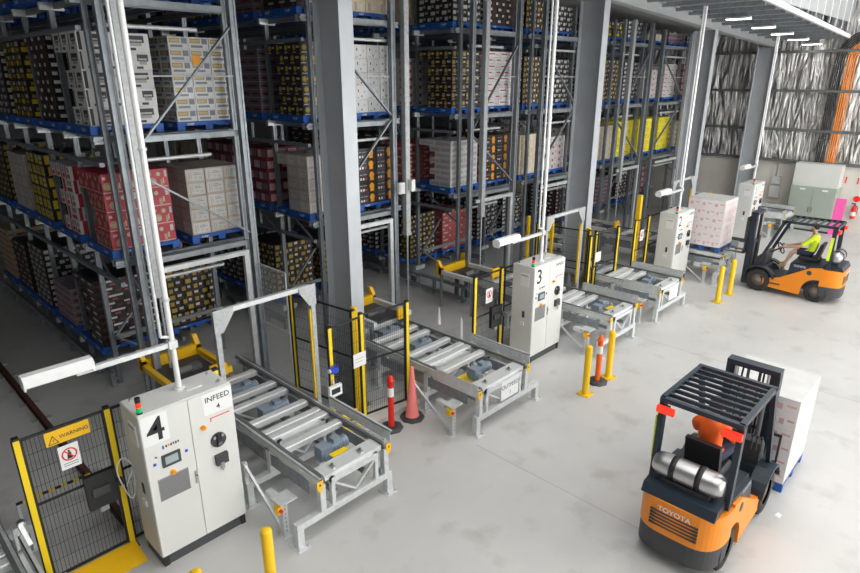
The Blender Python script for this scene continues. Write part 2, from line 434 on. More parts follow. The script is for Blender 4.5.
    if b['duct']:
        x=b['duct']
        m=MB(); m.rbx(x-.075,x+.075,10.27,10.42,2.36,ztop,'galv_mid',.012); m.bx(x-.085,x+.085,10.26,10.43,2.36,2.42,'galv_mid'); wb(m,'cable_duct',o)
        m=MB(); m.cyl((x+.02,10.35,.05),(x+.02,10.35,2.36),.022,'galv_mid',8); wb(m,'drop_conduit',o)
    if i==2:
        for z in (.12,.47): wb(MB().bx(12.08,12.18,10.2,12.6,z-.04,z+.04,'galv_dark'),'buffer_rail',o)
        for y in (10.3,11.4,12.45): wb(MB().bx(12.09,12.17,y,y+.08,0,.08,'galv_dark').bx(12.09,12.17,y,y+.08,.16,.43,'galv_dark'),'rail_post',o)
    if i in (1,):
        wb(MB().bx(9.62,9.80,10.2,10.3,3.42,3.68,'white').bx(9.64,9.78,10.18,10.2,3.45,3.65,'offwhite'),'sensor_box',o)
        wb(MB().bx(9.98,10.1,10.16,10.26,3.45,3.72,'white'),'sensor_box',o)
    return o
RACKS=[rack(i,b) for i,b in enumerate(BLK)]

# ------------------------------------------------------------------ cartons
# type: base, nx, ny, layer height, prints in face units (u0,v0,u1,v1,m) or ('d',u,v,r,m)
CT={
 'crest':('c_white',2,3,.29,[(.03,.04,.12,.96,'c_black'),(.36,.5,.86,.88,'char'),(.42,.56,.8,.66,'c_white'),(.44,.32,.78,.5,'c_grey'),(.3,.08,.6,.22,'char')],'white cartons with black crest'),
 'gold':('c_white',3,3,.205,[(.06,.5,.58,.88,'c_gold'),(.1,.58,.54,.8,'c_cream'),(.66,.45,.94,.9,'c_slate'),(.1,.14,.7,.34,'c_slate')],'white cartons with gold panels'),
 'cocoa':('c_black',3,4,.145,[(.1,.5,.42,.92,'c_white'),(.5,.15,.92,.55,'c_brown'),(.55,.6,.9,.9,'c_brown')],'brown cartons with white tabs'),
 'bee':('c_black',2,3,.24,[(.08,.1,.4,.46,'c_yellow'),(.14,.56,.34,.84,'c_gold'),(.58,.56,.92,.86,'c_offwhite'),(.6,.14,.9,.4,'c_gold')],'black cartons with yellow panels'),
 'red':('c_red',2,3,.33,[('d',.24,.35,.22,'c_tan'),('d',.3,.3,.14,'c_cream'),('d',.55,.72,.12,'c_cream'),(.4,.5,.48,.9,'c_brick'),(.84,.55,.95,.9,'c_offwhite'),(.06,.7,.2,.85,'c_pink'),(.62,.08,.72,.42,'c_tan'),(.74,.2,.8,.5,'c_cream'),(.02,.0,.98,.06,'c_pink')],'red cartons with cream pictures'),
 'stripe':('c_white',2,4,.26,[(.1,.0,.32,1,'c_red'),(.5,.55,.9,.9,'c_grey'),(.45,.12,.92,.4,'c_red')],'white cartons with red stripes'),
 'yb':('c_black',2,4,.23,[(.12,.12,.45,.9,'c_yellow'),(.55,.5,.9,.9,'c_offwhite'),(.55,.1,.9,.42,'c_lemon')],'black and yellow cartons'),
 'beige':('c_kraft',3,3,.25,[(.08,.14,.92,.9,'c_offwhite'),(.14,.2,.22,.8,'c_tan'),(.26,.3,.32,.84,'c_grey'),(.4,.55,.84,.62,'c_slate'),(.4,.68,.7,.74,'c_slate'),(.45,.25,.6,.42,'c_kraft'),(.7,.2,.86,.4,'c_grey')],'beige cartons with printed panels'),
 'strip':('c_black',2,3,.155,[(.48,.58,.98,.86,'c_offwhite'),(.08,.15,.4,.5,'c_brown'),(.6,.12,.8,.35,'c_brick')],'black cartons with white strips'),
 'blackgold':('c_black',3,4,.15,[(.08,.2,.4,.85,'c_gold'),(.55,.45,.8,.85,'c_offwhite'),(.6,.1,.9,.3,'c_brown')],'black cartons with gold labels'),
 'disc':('c_black',2,2,.26,[('d',.72,.56,.30,'c_orange'),(.62,.08,.84,.3,'c_orange'),(.08,.16,.16,.36,'c_white'),(.22,.16,.30,.36,'c_white'),(.36,.16,.44,.36,'c_red'),(.06,.62,.2,.7,'c_slate'),(.25,.62,.45,.7,'c_slate')],'black cartons with orange discs'),
 'brickgrey':('c_offwhite',2,3,.155,[(.08,.2,.92,.72,'c_grey')],'pale grey brick patterned cartons'),
 'script':('c_white',2,3,.16,[(.12,.5,.6,.7,'c_red'),(.65,.35,.9,.55,'c_pink'),(.1,.02,.9,.08,'c_grey')],'white cartons with red lettering'),
 'speck':('c_white',3,3,.29,[(.2,.55,.28,.75,'char'),(.7,.5,.78,.65,'c_grey'),(.45,.15,.53,.3,'char'),(.12,.1,.3,.16,'c_grey')],'white cartons with dark specks'),
 'purple':('c_purple',2,3,.17,[(.1,.3,.8,.55,'c_maroon'),(.0,.9,1,1,'c_grey')],'purple grey cartons with bands'),
 'maroon':('c_maroon',2,3,.26,[(.08,.2,.5,.85,'c_pink'),(.58,.2,.95,.85,'c_purple')],'dark red cartons'),
 'lemon':('c_lemon',2,3,.26,[(.1,.5,.5,.62,'c_gold'),(.6,.1,.9,.5,'c_yellow'),(.2,.15,.4,.3,'c_tan')],'bright yellow cartons'),
 'cream':('c_cream',3,3,.24,[(.2,.15,.36,.85,'c_tan'),(.5,.3,.8,.7,'c_offwhite')],'cream cartons'),
 'spot':('c_offwhite',3,3,.21,[(.15,.2,.4,.6,'c_red'),(.55,.5,.85,.85,'c_grey'),(.6,.12,.85,.3,'c_pink')],'off-white cartons with red spots'),
 'brick':('c_brick',2,4,.12,[(.1,.35,.45,.75,'c_pink'),(.6,.25,.9,.5,'c_red')],'brick red cartons'),
 'tan':('c_tan',2,2,.17,[(.05,.1,.95,.3,'c_brick'),(.1,.5,.9,.85,'c_kraft')],'tan cartons with bands'),
 'ambergold':('c_black',3,4,.205,[('d',.3,.55,.3,'c_gold'),('d',.3,.6,.16,'c_yellow'),(.58,.5,.9,.72,'c_offwhite'),(.6,.1,.9,.36,'c_brown'),(.1,.05,.5,.16,'c_offwhite')],'black cartons with round gold labels'),
 'silver':('c_black',3,4,.145,[(.1,.2,.5,.8,'c_offwhite'),(.6,.45,.85,.85,'c_grey')],'black cartons with silver labels'),
}
def carton_geo(mb,x0,x1,y0,y1,z0,z1,base,prints,faces='WSET'):
    mb.bx(x0,x1,y0,y1,z0,z1,base)
    e=.0015; dx,dy,dz=x1-x0,y1-y0,z1-z0
    for fc in faces:
        if fc=='S': P=lambda u,v:(x0+u*dx,y0-e,z0+v*dz); L=dx
        elif fc=='E': P=lambda u,v:(x1+e,y0+u*dy,z0+v*dz); L=dy
        elif fc=='W': P=lambda u,v:(x0-e,y1-u*dy,z0+v*dz); L=dy
        else: continue
        for p in prints:
            if p[0]=='d':
                _,cu,cv,r,m=p; rr=r*dz
                mb.add([P(cu+rr*math.cos(a*math.pi/6)/L,cv+rr*math.sin(a*math.pi/6)/dz) for a in range(12)],[tuple(range(12))],m)
            else:
                a,b,c,d,m=p; mb.add([P(a,b),P(c,b),P(c,d),P(a,d)],[(0,1,2,3)],m)
    # tape on the lid
    mb.add([(x0,(y0+y1)/2-.02,z1+e),(x1,(y0+y1)/2-.02,z1+e),(x1,(y0+y1)/2+.02,z1+e),(x0,(y0+y1)/2+.02,z1+e)],[(0,1,2,3)],'c_tan' if base in('c_kraft','c_tan','c_cream') else base)
    return mb
_cm={}
def carton_mesh(ty,sx,sy,sz,base,pr):
    k=(ty,round(sx,3),round(sy,3))
    if k not in _cm: _cm[k]=carton_geo(MB(),0,sx,0,sy,0,sz,base,pr).mesh('carton')
    return _cm[k]
SW,SD=1.13,1.2
def stack_cells(nx,ny,layers):
    for l in range(layers):
        a,b=(nx,ny) if l%2==0 else (ny,nx)
        for i in range(a):
            for j in range(b):
                if i in(0,a-1) or j==0 or l==layers-1 or j==b-1: yield l,i,j,a,b
_sm={}
def carton_stack(ty,layers,loc,label,group,parts=False,w=SW,d=SD):
    base,nx,ny,lh,pr,desc=CT[ty]
    rng=random.Random(hash((ty,round(loc[0]*10),round(loc[1]*10))) if 0 else int(loc[0]*77+loc[1]*131+loc[2]*17))
    if parts:
        o=thing('carton_stack',label,'cartons',loc,0,group)
        for l,i,j,a,b in stack_cells(nx,ny,layers):
            if j==b-1 and l<layers-1: continue
            sx,sy=w/a,d/b
            c=bpy.data.objects.new('carton',carton_mesh(ty,sx-.010,sy-.010,lh-.004,base,pr)); COL.objects.link(c); c.parent=o
            c.location=(i*sx+.005+rng.uniform(-.005,.005),j*sy+.005+rng.uniform(-.005,.005),l*lh)
        return o
    k=(ty,layers,round(w,2),round(d,2))
    if k not in _sm:
        m=MB()
        for l,i,j,a,b in stack_cells(nx,ny,layers):
            sx,sy=w/a,d/b
            dx,dy=rng.uniform(-.003,.003),rng.uniform(-.003,.003)
            fc=('W' if i==0 else '')+('S' if j==0 else '')+('E' if i==a-1 else '')
            carton_geo(m,i*sx+.003+dx,(i+1)*sx-.003+dx,j*sy+.003+dy,(j+1)*sy-.003+dy,l*lh,(l+1)*lh-.003,base,pr,fc)
        _sm[k]=m.mesh('carton_stack')
    o=bpy.data.objects.new('carton_stack',_sm[k]); COL.objects.link(o); o.location=loc
    return tag(o,label,'cartons',group)
# blue pallet
def pallet_mesh():
    m=MB(); c='pallet_blue'
    for k in range(7):
        x=.0+k*(PW-.12)/6; m.bx(x,x+.12,0,PD,.128,.15,c)
    for y in (0,PD/2-.05,PD-.1): 
        m.bx(0,PW,y,y+.1,.105,.128,c)
        for x in (0,PW/2-.07,PW-.14): m.bx(x,x+.14,y,y+.1,.022,.105,c)
    for x in (0,PW/2-.07,PW-.14): m.bx(x,x+.14,0,PD,0,.022,c)
    m.bx(-.004,0,0,PD,.04,.15,c); m.bx(0,PW,-.004,0,.085,.15,c)
    m.text('CHEP',(-.006,.3,.06),(0,-1,0),(0,0,1),.075,'white')
    m.text('CHEP',(-.006,1.05,.06),(0,-1,0),(0,0,1),.075,'white')
    m.text('CHEP',(.25,-.006,.09),(1,0,0),(0,0,1),.055,'white')
    return m.mesh('pallet')
PAL=pallet_mesh()
def pallet(loc,label,rz=0):
    o=bpy.data.objects.new('pallet',PAL); COL.objects.link(o); o.location=loc; o.rotation_euler=(0,0,rz)
    return tag(o,label,'pallet','blue pallets')
RN=['rack behind cabinet 4','rack behind outfeed 1','rack behind cabinet 3','rack past cabinet 3','rack behind cabinet 2','rack beyond cabinet 2','rack by end wall']
DESC={'bottom':'bottom level','second':'second level','third':'third level','top':'top level'}
SPEC={ # (block,level,row,col): (type,layers)
 (0,2,0,0):('crest',5),(0,2,0,1):('gold',7),(0,2,1,0):('cocoa',10),(0,2,2,0):('bee',6),(0,2,3,0):('silver',9),
 (0,1,0,0):('red',4),(0,1,0,1):('beige',5),(0,1,1,0):('stripe',5),(0,1,2,0):('yb',6),
 (0,0,1,0):('strip',9),(0,0,2,0):('purple',5),(0,0,3,0):('silver',10),(0,0,4,0):('strip',8),(0,0,5,0):('tan',8),(0,0,1,1):('blackgold',9),
 (1,2,0,0):('ambergold',7),(1,2,0,1):('speck',5),(1,2,1,0):('purple',8),(1,1,0,0):('beige',5),(1,1,0,1):('disc',5),(1,1,1,0):('maroon',5),
 (1,0,1,0):('blackgold',9),(1,0,1,1):('blackgold',8),(1,0,2,0):('silver',9),
 (2,2,0,0):('ambergold',7),(2,2,0,1):('script',9),(2,2,1,0):('spot',6),(2,1,0,0):('brickgrey',8),(2,1,0,1):('disc',5),(2,1,1,0):('brick',9),
 (2,0,1,0):('blackgold',9),(2,0,1,1):('brick',10),
 (3,2,0,0):('blackgold',9),(3,2,0,1):('silver',9),(3,1,0,0):('cream',5),(3,1,0,1):('spot',5),(3,0,1,0):('silver',9),(3,0,1,1):('silver',9),
 (4,2,0,0):('blackgold',9),(4,2,0,1):('silver',9),(4,1,0,0):('cream',5),(4,1,0,1):('lemon',5),(4,2,1,0):('silver',9),(4,1,1,0):('spot',5),
 (5,2,0,0):('spot',5),(5,2,0,1):('script',8),(5,1,0,0):('lemon',5),(5,1,0,1):('lemon',5),
 (6,2,0,0):('maroon',5),(6,1,0,0):('spot',5),
}
POOL=['cocoa','strip','blackgold','silver','purple','maroon','bee','cream','spot','beige']
rng=random.Random(11); used={}
for bi,b in enumerate(BLK):
    p0,p1=b['p']; cols=[0] if bi==6 else [0,1]
    for li in range(4):
        if LZ[li]+(.55 if li==3 else 0)>RY(p1,Y0)-.05: continue
        for r in range(b['n']):
            if li==0 and r==0: continue
            for c in cols:
                if c==1 and r>(1 if li==0 else 0)+(1 if li==0 else 0)*0: continue
                x=p0 if c==0 else p1-PW; y=rowy(r); z=LZ[li]
                ty,ly=SPEC.get((bi,li,r,c),(rng.choice(POOL),0))
                if not ly: ly=max(3,int(1.35/CT[ty][3]))
                if li==3: ly=min(ly,max(1,int((RY(p1,y)-z-.27)/CT[ty][3])))
                side='' if bi==6 else (' at the aisle flank' if c==0 else ' on the inner side')
                tail='%s, %s row%s, %s'%(LEV[li]+' level',ORD[r],side,RN[bi])
                pallet((x,y,z),'blue pallet, '+tail)
                d=CT[ty][5]
                parts=bi<3 and c<2 and r==(1 if li==0 else 0) and li<3 or (bi==0 and li in(1,2) and r==1)
                cs=carton_stack(ty,ly,(x+.035,y+.04,z+.151),'%s, %s'%(d,tail.replace(' at the aisle flank',' outer').replace(' on the inner side',' inner')),d,parts)
                if (bi,li,r,c)==(0,2,0,1):
                    MB().bx(.40,.56,-.012,-.006,.98,1.12,'c_orange').build('orange_tag',cs)
# ------------------------------------------------------------------ conveyors
def conveyor(x0,W,L,label,group,mirror=False,sign=None,motors=True,estop=True,y0=5.75):
    o=thing('roller_conveyor',label,'conveyor',(x0,y0,0),0,group)
    fx=lambda x: W-x if mirror else x
    def B(m,a,b,*r):  # box given in unmirrored x
        a,b=sorted((fx(a),fx(b))); return m.bx(a,b,*r)
    for s in (0,1):
        xa=0 if s==0 else W-.06
        m=MB(); m.bx(xa,xa+.06,.02,L,.76,.765,'galv'); m.bx(xa+(0 if s==0 else .052),xa+(.008 if s==0 else .06),.02,L,.76,.89,'galv'); m.bx(xa,xa+.06,.02,L,.882,.89,'galv')
        m.build('side_rail',o)
        m=MB(); m.bx(xa+(.05 if s==0 else -.035),xa+(.095 if s==0 else .01),.05,L,.87,.905,'darkgrey'); m.build('chain_guide',o)
        m=MB(); m.cyl((xa+(.09 if s==0 else -.03),.06,.85),(xa+(.05 if s==0 else .01),.06,.85),.06,'darkgrey',12); m.build('sprocket',o)
    # frames with their feet
    for k,y in enumerate((.0,1.27,2.6)):
        if y>L: break
        m=MB(); B(m,-.4,W+.06,y,y+.1,.28,.38,'galv'); 
        for x in (0,W-.09): m.bx(x,x+.09,y,y+.09,.38,.8,'galv')
        for x in (.2,W-.26): m.bx(x,x+.06,y+.01,y+.07,.38,.82,'galv')
        m.bx(.2,W-.2,y,y+.07,.74,.82,'galv')
        m.bar((.26,y+.04,.72),(W*.5,y+.04,.42),.03,.05,'galv',(0,1,0)); m.bar((W-.26,y+.04,.72),(W*.5,y+.04,.42),.03,.05,'galv',(0,1,0))
        for x in (.1,W-.16): m.bx(x,x+.04,y+.01,y+.06,.4,.5,'galv_dark')
        m.build('end_frame' if k==0 else 'support_frame',o)
        for xx in (-.4,W-.04):
            m=MB(); B(m,xx,xx+.1,y,y+.1,.012,.28,'galv'); B(m,xx-.05,xx+.15,y-.07,y+.17,0,.012,'galv')
            a=sorted((fx(xx-.02),fx(xx+.12)))
            for q in a: m.cyl((q,y-.03,.012),(q,y-.03,.04),.012,'steel',6)
            m.build('foot',o)
    for x in (.0,W):
        m=MB(); m.add([(x-.05,-.006,.78),(x+.05,-.006,.78),(x,-.006,.68),],[(0,1,2)],'amber'); m.bx(x-.05,x+.05,-.008,0,.77,.88,'amber'); m.add([(x-.02,-.0095,.81),(x+.02,-.0095,.81),(x,-.0095,.85)],[(0,1,2)],'black'); m.build('hazard_tag',o)
    m=MB(); m.bx(.1,W-.1,.05,.3,.84,.872,'roller'); m.bx(.1,W-.1,.05,.075,.79,.84,'roller')
    for x in (.3,W-.45): m.bx(x,x+.05,.1,.2,.872,.9,'steel'); m.cyl((x+.025,.15,.9),(x+.025,.15,.93),.02,'darkgrey',8)
    m.build('end_plate',o)
    ys=[.98,1.34,1.52,1.9,2.5,2.86,3.5]
    for i,y in enumerate(ys):
        if y>L-.1: break
        m=MB(); m.rbx(.07,W-.07,y,y+.14,.78,.875,'roller',.012); m.build('cross_bar',o)
    if motors:
        for y in (.66,2.24,3.2):
            if y>L-.2: break
            m=MB(); x=W*.52
            m.cyl((x-.02,y,.78),(x+.26,y,.78),.085,'motor',14); m.cyl((x+.26,y,.78),(x+.31,y,.78),.095,'motor',14)
            for q in range(6): m.cyl((x+.02+q*.038,y,.78),(x+.032+q*.038,y,.78),.096,'motor',14)
            m.bx(x-.2,x-.02,y-.1,y+.09,.68,.88,'motor'); m.bx(x+.05,x+.18,y-.06,y+.06,.86,.92,'motor'); m.cyl((x-.11,y-.16,.73),(x-.11,y+.13,.73),.07,'motor',12)
            m.bx(x-.22,x+.2,y-.05,y+.05,.6,.64,'galv'); m.build('gear_motor',o)
        m=MB(); m.bx(W*.38,W*.6,.32,.42,.86,.872,'yellow_bright') if not mirror else m.bx(W*.3,W*.7,.6,.95,.6,.62,'yellow_bright'); m.build('yellow_cover',o)
    # kick plates beside the rails
    m=MB(); m.bx(W+.05,W+.062,.02,1.5,.87,1.05,'galv'); m.bx(W+.05,W+.1,.02,1.5,1.04,1.05,'galv')
    for y in (.1,.75,1.4): m.bx(W-.0,W+.05,y,y+.05,.86,.9,'galv')
    m.build('kick_plate',o)
    if mirror:
        m=MB(); m.bx(-.03,-.018,.02,1.0,.74,.98,'galv'); m.build('kick_plate',o)
    # side strut and return track below
    sx=-.37 if not mirror else -.3
    m=MB(); m.bar((sx,1.36,.7),(sx,.42,.06),.035,.035,'rack_light'); m.bx(sx-.03,sx+.03,1.3,1.36,.38 if not mirror else .0,.72,'galv'); m.build('side_strut',o)
    m=MB()
    for x in (.3,W-.36): m.bx(x,x+.06,.1,L,.44,.5,'galv_dark')
    for y in (.6,1.7,2.4): m.bx(.3,W-.3,y,y+.05,.45,.49,'galv_dark')
    m.build('return_track',o)
    m=MB(); m.bx(.02,.03,.3,L-.2,.5,.7,'galv_dark'); m.bx(W-.03,W-.02,.3,L-.2,.5,.7,'galv_dark'); m.build('side_panel',o)
    if estop:
        m=MB(); m.bx(-.28,-.2,.12,.2,.01,.6,'rack_light'); m.bx(-.3,-.18,.09,.23,0,.01,'galv')
        for q in range(7): m.bx(-.25,-.23,.117,.12,.1+q*.07,.13+q*.07,'galv_dark')
        m.bx(-.34,-.08,.05,.3,.6,.615,'galv'); m.bx(-.3,-.2,.3,.5,.5,.6,'galv'); m.v=[(a+sx+.24,b+.2,c) for a,b,c in m.v]; s=m.build('switch_post',o)
        m=MB(); m.bx(-.36,-.28,.1,.2,.44,.56,'yellow'); m.cyl((-.32,.1,.5),(-.32,.06,.5),.026,'red',12); m.v=[(a+sx+.24,b+.2,c) for a,b,c in m.v]; m.build('emergency_stop',s)
    if sign:
        m=MB(); m.bx(W*.42,W*.42+.52,-.012,-.004,.44,.82,'white'); m.text(sign[0],(W*.42+.26,-.0135,.65),(1,0,0),(0,0,1),.115,'char'); m.text(sign[1],(W*.42+.26,-.0135,.5),(1,0,0),(0,0,1),.11,'char')
        m.build('sign',o)
    return o
conveyor(3.86,1.25,4.3,'galvanised infeed 4 conveyor beside cabinet 4, blue grey motors between its bars','infeed and outfeed conveyors')
conveyor(7.25,1.45,4.3,'galvanised conveyor with the OUTFEED 1 sign on its end frame','infeed and outfeed conveyors',mirror=True,sign=('OUTFEED','1'))
conveyor(11.93,1.25,4.3,'galvanised infeed conveyor on the far side of cabinet 3','infeed and outfeed conveyors')
conveyor(14.5,1.4,4.3,'galvanised conveyor directly in front of cabinet 2 with a blank white sign','infeed and outfeed conveyors',mirror=True)
conveyor(19.0,1.3,4.3,'galvanised conveyor carrying the pale wrapped load, in front of the sharp forklift','infeed and outfeed conveyors')
conveyor(26.4,1.4,3.6,'galvanised conveyor end behind the forklift mast, beyond cabinet 1','infeed and outfeed conveyors',mirror=True,y0=6.0)
conveyor(-.75,1.45,4.3,'galvanised conveyor cut off by the frame, left of the WARNING gate','infeed and outfeed conveyors',mirror=True)
# blank white sign on the conveyor by cabinet 2
o=bpy.context.scene.objects.get('roller_conveyor.003')
m=MB(); m.bx(.6,1.1,-.012,-.004,.44,.82,'white'); m.build('sign',o)

# bracket stand at the left conveyor
o=thing('bracket_stand','galvanised bracket stand between the left conveyor and the WARNING gate','stand',(.80,7.55,0))
m=MB(); m.bx(-.05,.05,0,.08,.01,.95,'galv'); m.bx(-.1,.1,-.06,.14,0,.01,'galv'); m.build('post',o)
m=MB(); m.bar((0,.04,.95),(.02,-.25,1.15),.05,.03,'galv'); m.bar((.0,-.25,1.15),(.04,-.35,.9),.05,.03,'galv'); m.cyl((.04,-.1,1.02),(.04,-.02,1.02),.05,'steel',10); m.build('arm',o)

# yellow lift frames at the rack mouth
def lift_frame(x,y,label,arms='offwhite'):
    o=thing('lift_frame',label,'lift frame',(x,y,0),0,'yellow lift frames')
    MB().bx(0,1.12,1.3,1.4,.92,1.14,'amber').build('back_bar',o)
    for a in ((0,.09),(1.03,1.12)): MB().bx(*a,.1,1.3,.95,1.06,arms).build('arm',o)
    MB().bx(.72,1.03,.1,.16,.93,1.18,'amber').build('front_panel',o)
    for xx in (0,1.03):
        m=MB(); m.prism([(1.3,.9),(1.3,1.12),(1.42,1.3),(1.5,1.3),(1.5,.9)],xx,xx+.09,'amber','x'); m.build('horn',o)
    m=MB(); m.bx(.12,1.0,.3,1.25,.92,.96,'char'); m.cyl((.3,.7,1.0),(.65,.7,1.0),.07,'darkgrey',12); m.bx(.62,.8,.62,.78,.96,1.06,'darkgrey'); m.build('deck',o)
    for xx in (.02,1.04):
        for yy in (.2,1.3): MB().bx(xx,xx+.06,yy,yy+.06,0,.93,'galv_dark').build('leg',o)
lift_frame(3.5,9.3,'yellow lift frame at the head of the infeed 4 conveyor behind cabinet 4','amber')
lift_frame(7.72,8.95,'yellow lift frame at the head of the outfeed 1 conveyor behind the fence')
lift_frame(11.45,9.25,'yellow lift frame behind the gate next to cabinet 3')
lift_frame(16.0,9.3,'yellow lift frame behind the column past cabinet 3')
lift_frame(18.9,9.6,'yellow lift frame in the rack mouth behind cabinet 2')
lift_frame(27.2,9.4,'yellow lift frame showing above the pale load, near the end wall')

# ------------------------------------------------------------------ cabinets
def cabinet(x,y,num,full,label):
    W,Dp,H=1.2,.56,2.23
    o=thing('control_cabinet',label,'control cabinet',(x,y,0),0,'white control cabinets')
    m=MB(); m.rbx(0,W,0.02,Dp,.16,H,'cab',.012); m.build('body',o)
    m=MB(); m.bx(.02,W-.02,.03,Dp-.02,0,.16,'plinth'); m.bx(.02,.09,.015,.03,.0,.16,'black'); m.bx(W-.09,W-.02,.015,.03,0,.16,'black'); m.build('plinth',o)
    dl=MB().rbx(.004,.597,0,.02,.165,H-.012,'cab',.006).build('door',o); dr=MB().rbx(.603,W-.004,0,.02,.165,H-.012,'cab',.006).build('door',o)
    e=-.0015
    m=MB(); m.bx(.02,.335,-.002,0,1.80,2.19,'white'); m.text(num,(.175,-.004,1.845),(1,0,0),(0,0,1),.45,'black'); m.build('number_plate',dl)
    if full:
        m=MB(); m.bx(.79,1.185,-.002,0,1.90,2.2,'white'); m.text('INFEED',(.985,-.004,2.08),(1,0,0),(0,0,1),.105,'black'); m.text(full,(.985,-.004,1.945),(1,0,0),(0,0,1),.105,'black'); m.build('name_plate',dr)
    m=MB(); m.bx(.86,1.13,-.002,0,1.835,1.848,'red'); m.bx(.86,.872,-.002,0,1.79,1.848,'red'); m.text('INFEED',(.995,-.003,1.785),(1,0,0),(0,0,1),.045,'c_pink') if 0 else None; m.build('red_line',dr)
    for dd,(kx,kz) in ((dr,(.75,1.76)),(dl,(.30,1.33))):
        m=MB(); m.cyl((kx,0,kz),(kx,-.02,kz),.035,'amber',14); m.cyl((kx,-.02,kz),(kx,-.045,kz),.026,'orange',14); m.build('button',dd)
    m=MB(); m.cyl((.93,0,1.5),(.93,-.02,1.5),.105,'char',20); m.bx(.9,.96,-.05,-.02,1.42,1.6,'black'); m.cyl((.875,-.02,1.555),(.875,-.035,1.555),.022,'midgrey',10); m.cyl((.985,-.02,1.555),(.985,-.035,1.555),.022,'midgrey',10); m.cyl((.93,-.05,1.46),(.93,-.06,1.46),.03,'darkgrey',10); m.build('isolator_switch',dr)
    m=MB(); m.bx(.85,1.02,-.05,0,1.14,1.29,'char'); m.bx(.9,.95,-.06,-.05,1.08,1.17,'midgrey'); m.cyl((.93,-.05,1.12),(.93,-.05,1.05),.012,'steel',6); m.build('socket_box',dr)
    m=MB(); m.bx(.19,.42,-.02,0,1.44,1.61,'char'); m.bx(.225,.385,-.022,-.02,1.475,1.58,'glass_screen'); m.build('touch_screen',dl)
    m=MB(); 
    for bxx,bz in ((.5,1.54),(.1,1.53)): m.bx(bxx-.016,bxx+.016,-.012,0,bz-.016,bz+.016,'blue')
    m.cyl((.13,0,1.62),(.13,-.01,1.62),.012,'darkgrey',8); m.build('indicator',dl)
    m=MB(); m.bx(.22,.24,-.002,0,1.69,1.74,'blue')
    for q in range(6): m.bx(.26+q*.03,.28+q*.03,-.002,0,1.70+(q%2)*.008,1.735,'orange' if q in(1,) else 'char')
    m.build('maker_mark',dl)
    m=MB(); m.bx(.1,.49,-.004,0,.98,1.3,'midgrey')
    for q in range(14): m.bx(.11,.48,-.007,-.004,.995+q*.021,1.003+q*.021,'darkgrey')
    m.build('vent_plate',dl)
    m=MB(); m.bx(.565,.59,-.025,0,1.02,1.2,'steel'); m.cyl((.577,-.025,1.14),(.577,-.035,1.14),.01,'black',8); m.build('handle',dl)
    b=MB(); b.cyl((.06,.08,H),(.06,.08,H+.02),.036,'black',14); b.build('beacon',o); b=o.children[-1]
    for zz,c in ((.02,'greenlamp'),(.085,'redlamp'),(.15,'black')):
        MB().cyl((.06,.08,H+zz),(.06,.08,H+zz+.062),.032,c,14).build('lens',b)
    m=MB(); m.bx(-.012,0,.12,.34,1.77,2.06,'white'); m.bx(-.016,-.012,.14,.32,2.0,2.03,'c_grey'); m.build('side_plate',o)
    MB().bx(-.008,0,.2,.26,1.05,1.2,'char').build('side_latch',o); MB().bx(-.02,0,.2,.3,.86,.95,'white').build('side_socket',o)
    MB().bx(.7,.9,.2,.4,H,H+.012,'cab').build('cover_plate',o)
    for q in ((.1,.15),(W-.1,.15),(.1,Dp-.1),(W-.1,Dp-.1)): MB().cyl((q[0],q[1],H),(q[0],q[1],H+.03),.02,'steel',8).build('lifting_eye',o)
    return o
cabinet(2.07,6.74,'4','4','white two door control cabinet marked 4 and INFEED 4')
cabinet(10.22,6.74,'3','3','white two door control cabinet marked 3, beside the OUTFEED 1 conveyor')
cabinet(17.5,6.7,'2','2','white two door control cabinet marked 2')
cabinet(24.6,6.75,'1','1','white control cabinet past the pale wrapped load, half hidden by the forklift mast')
def loop(pts,r,m,name,parent,res=6):
    # smooth tube through points
    P=[Vector(p) for p in pts]; out=[]
    for i in range(len(P)-1):
        a=P[max(i-1,0)]; b=P[i]; c=P[i+1]; d=P[min(i+2,len(P)-1)]
        for k in range(res):
            t=k/res; out.append(.5*((2*b)+(c-a)*t+(2*a-5*b+4*c-d)*t*t+(-a+3*b-3*c+d)*t**3))
    out.append(P[-1]); return MB().tube(out,r,m,7).build(name,parent)
o=thing('white_cable','white cable looping between the WARNING gate and cabinet 4','cable',(2.0,7.2,0))
loop([(.06,0,1.35),(-.03,.02,1.5),(-.12,.04,1.35),(-.06,.03,1.0),(.0,.0,.9),(.05,-.02,1.15),(.03,-.04,1.3),(-.05,0,1.1)],.008,'offwhite','loop',o)

def lamp_pole(x,y,label,zt):
    o=thing('lamp_pole',label,'pole lamp',(x,y,2.23),0,'batten lamps on white poles')
    m=MB(); m.cyl((0,0,0),(0,0,zt-2.23),.036,'conduit',12); m.cyl((0,0,0),(0,0,.03),.07,'conduit',12); 
    for z in (1.2,3.,4.6): m.cyl((0,0,z),(0,0,z+.03),.05,'galv',12)
    m.build('pole',o)
    m=MB(); m.cyl((-.12,.02,.75),(-.12,.02,zt-2.23),.022,'galv',8); m.cyl((-.12,.02,.75),(0,.0,.72),.022,'galv',8); m.build('cable_pipe',o)
    m=MB(); m.bx(-1.1,.0,-.03,.03,.6,.66,'galv'); m.bx(-.06,.05,-.05,.05,.58,.68,'galv'); m.build('arm',o)
    m=MB(); m.prism([(-.09,.66),(.09,.66),(.09,.74),(.05,.78),(-.05,.78),(-.09,.74)],-1.62,-.92,'white','x'); f=m.build('lamp_housing',o)
    m=MB(); m.cyl((-1.6,-.03,.645),(-.94,-.03,.645),.016,'lampwhite' if 0 else 'ledstrip',8); m.cyl((-1.6,.04,.645),(-.94,.04,.645),.016,'ledstrip',8); m.bx(-1.62,-1.6,-.07,.07,.62,.66,'white'); m.bx(-.94,-.92,-.07,.07,.62,.66,'white'); m.build('tube',f)
    return o
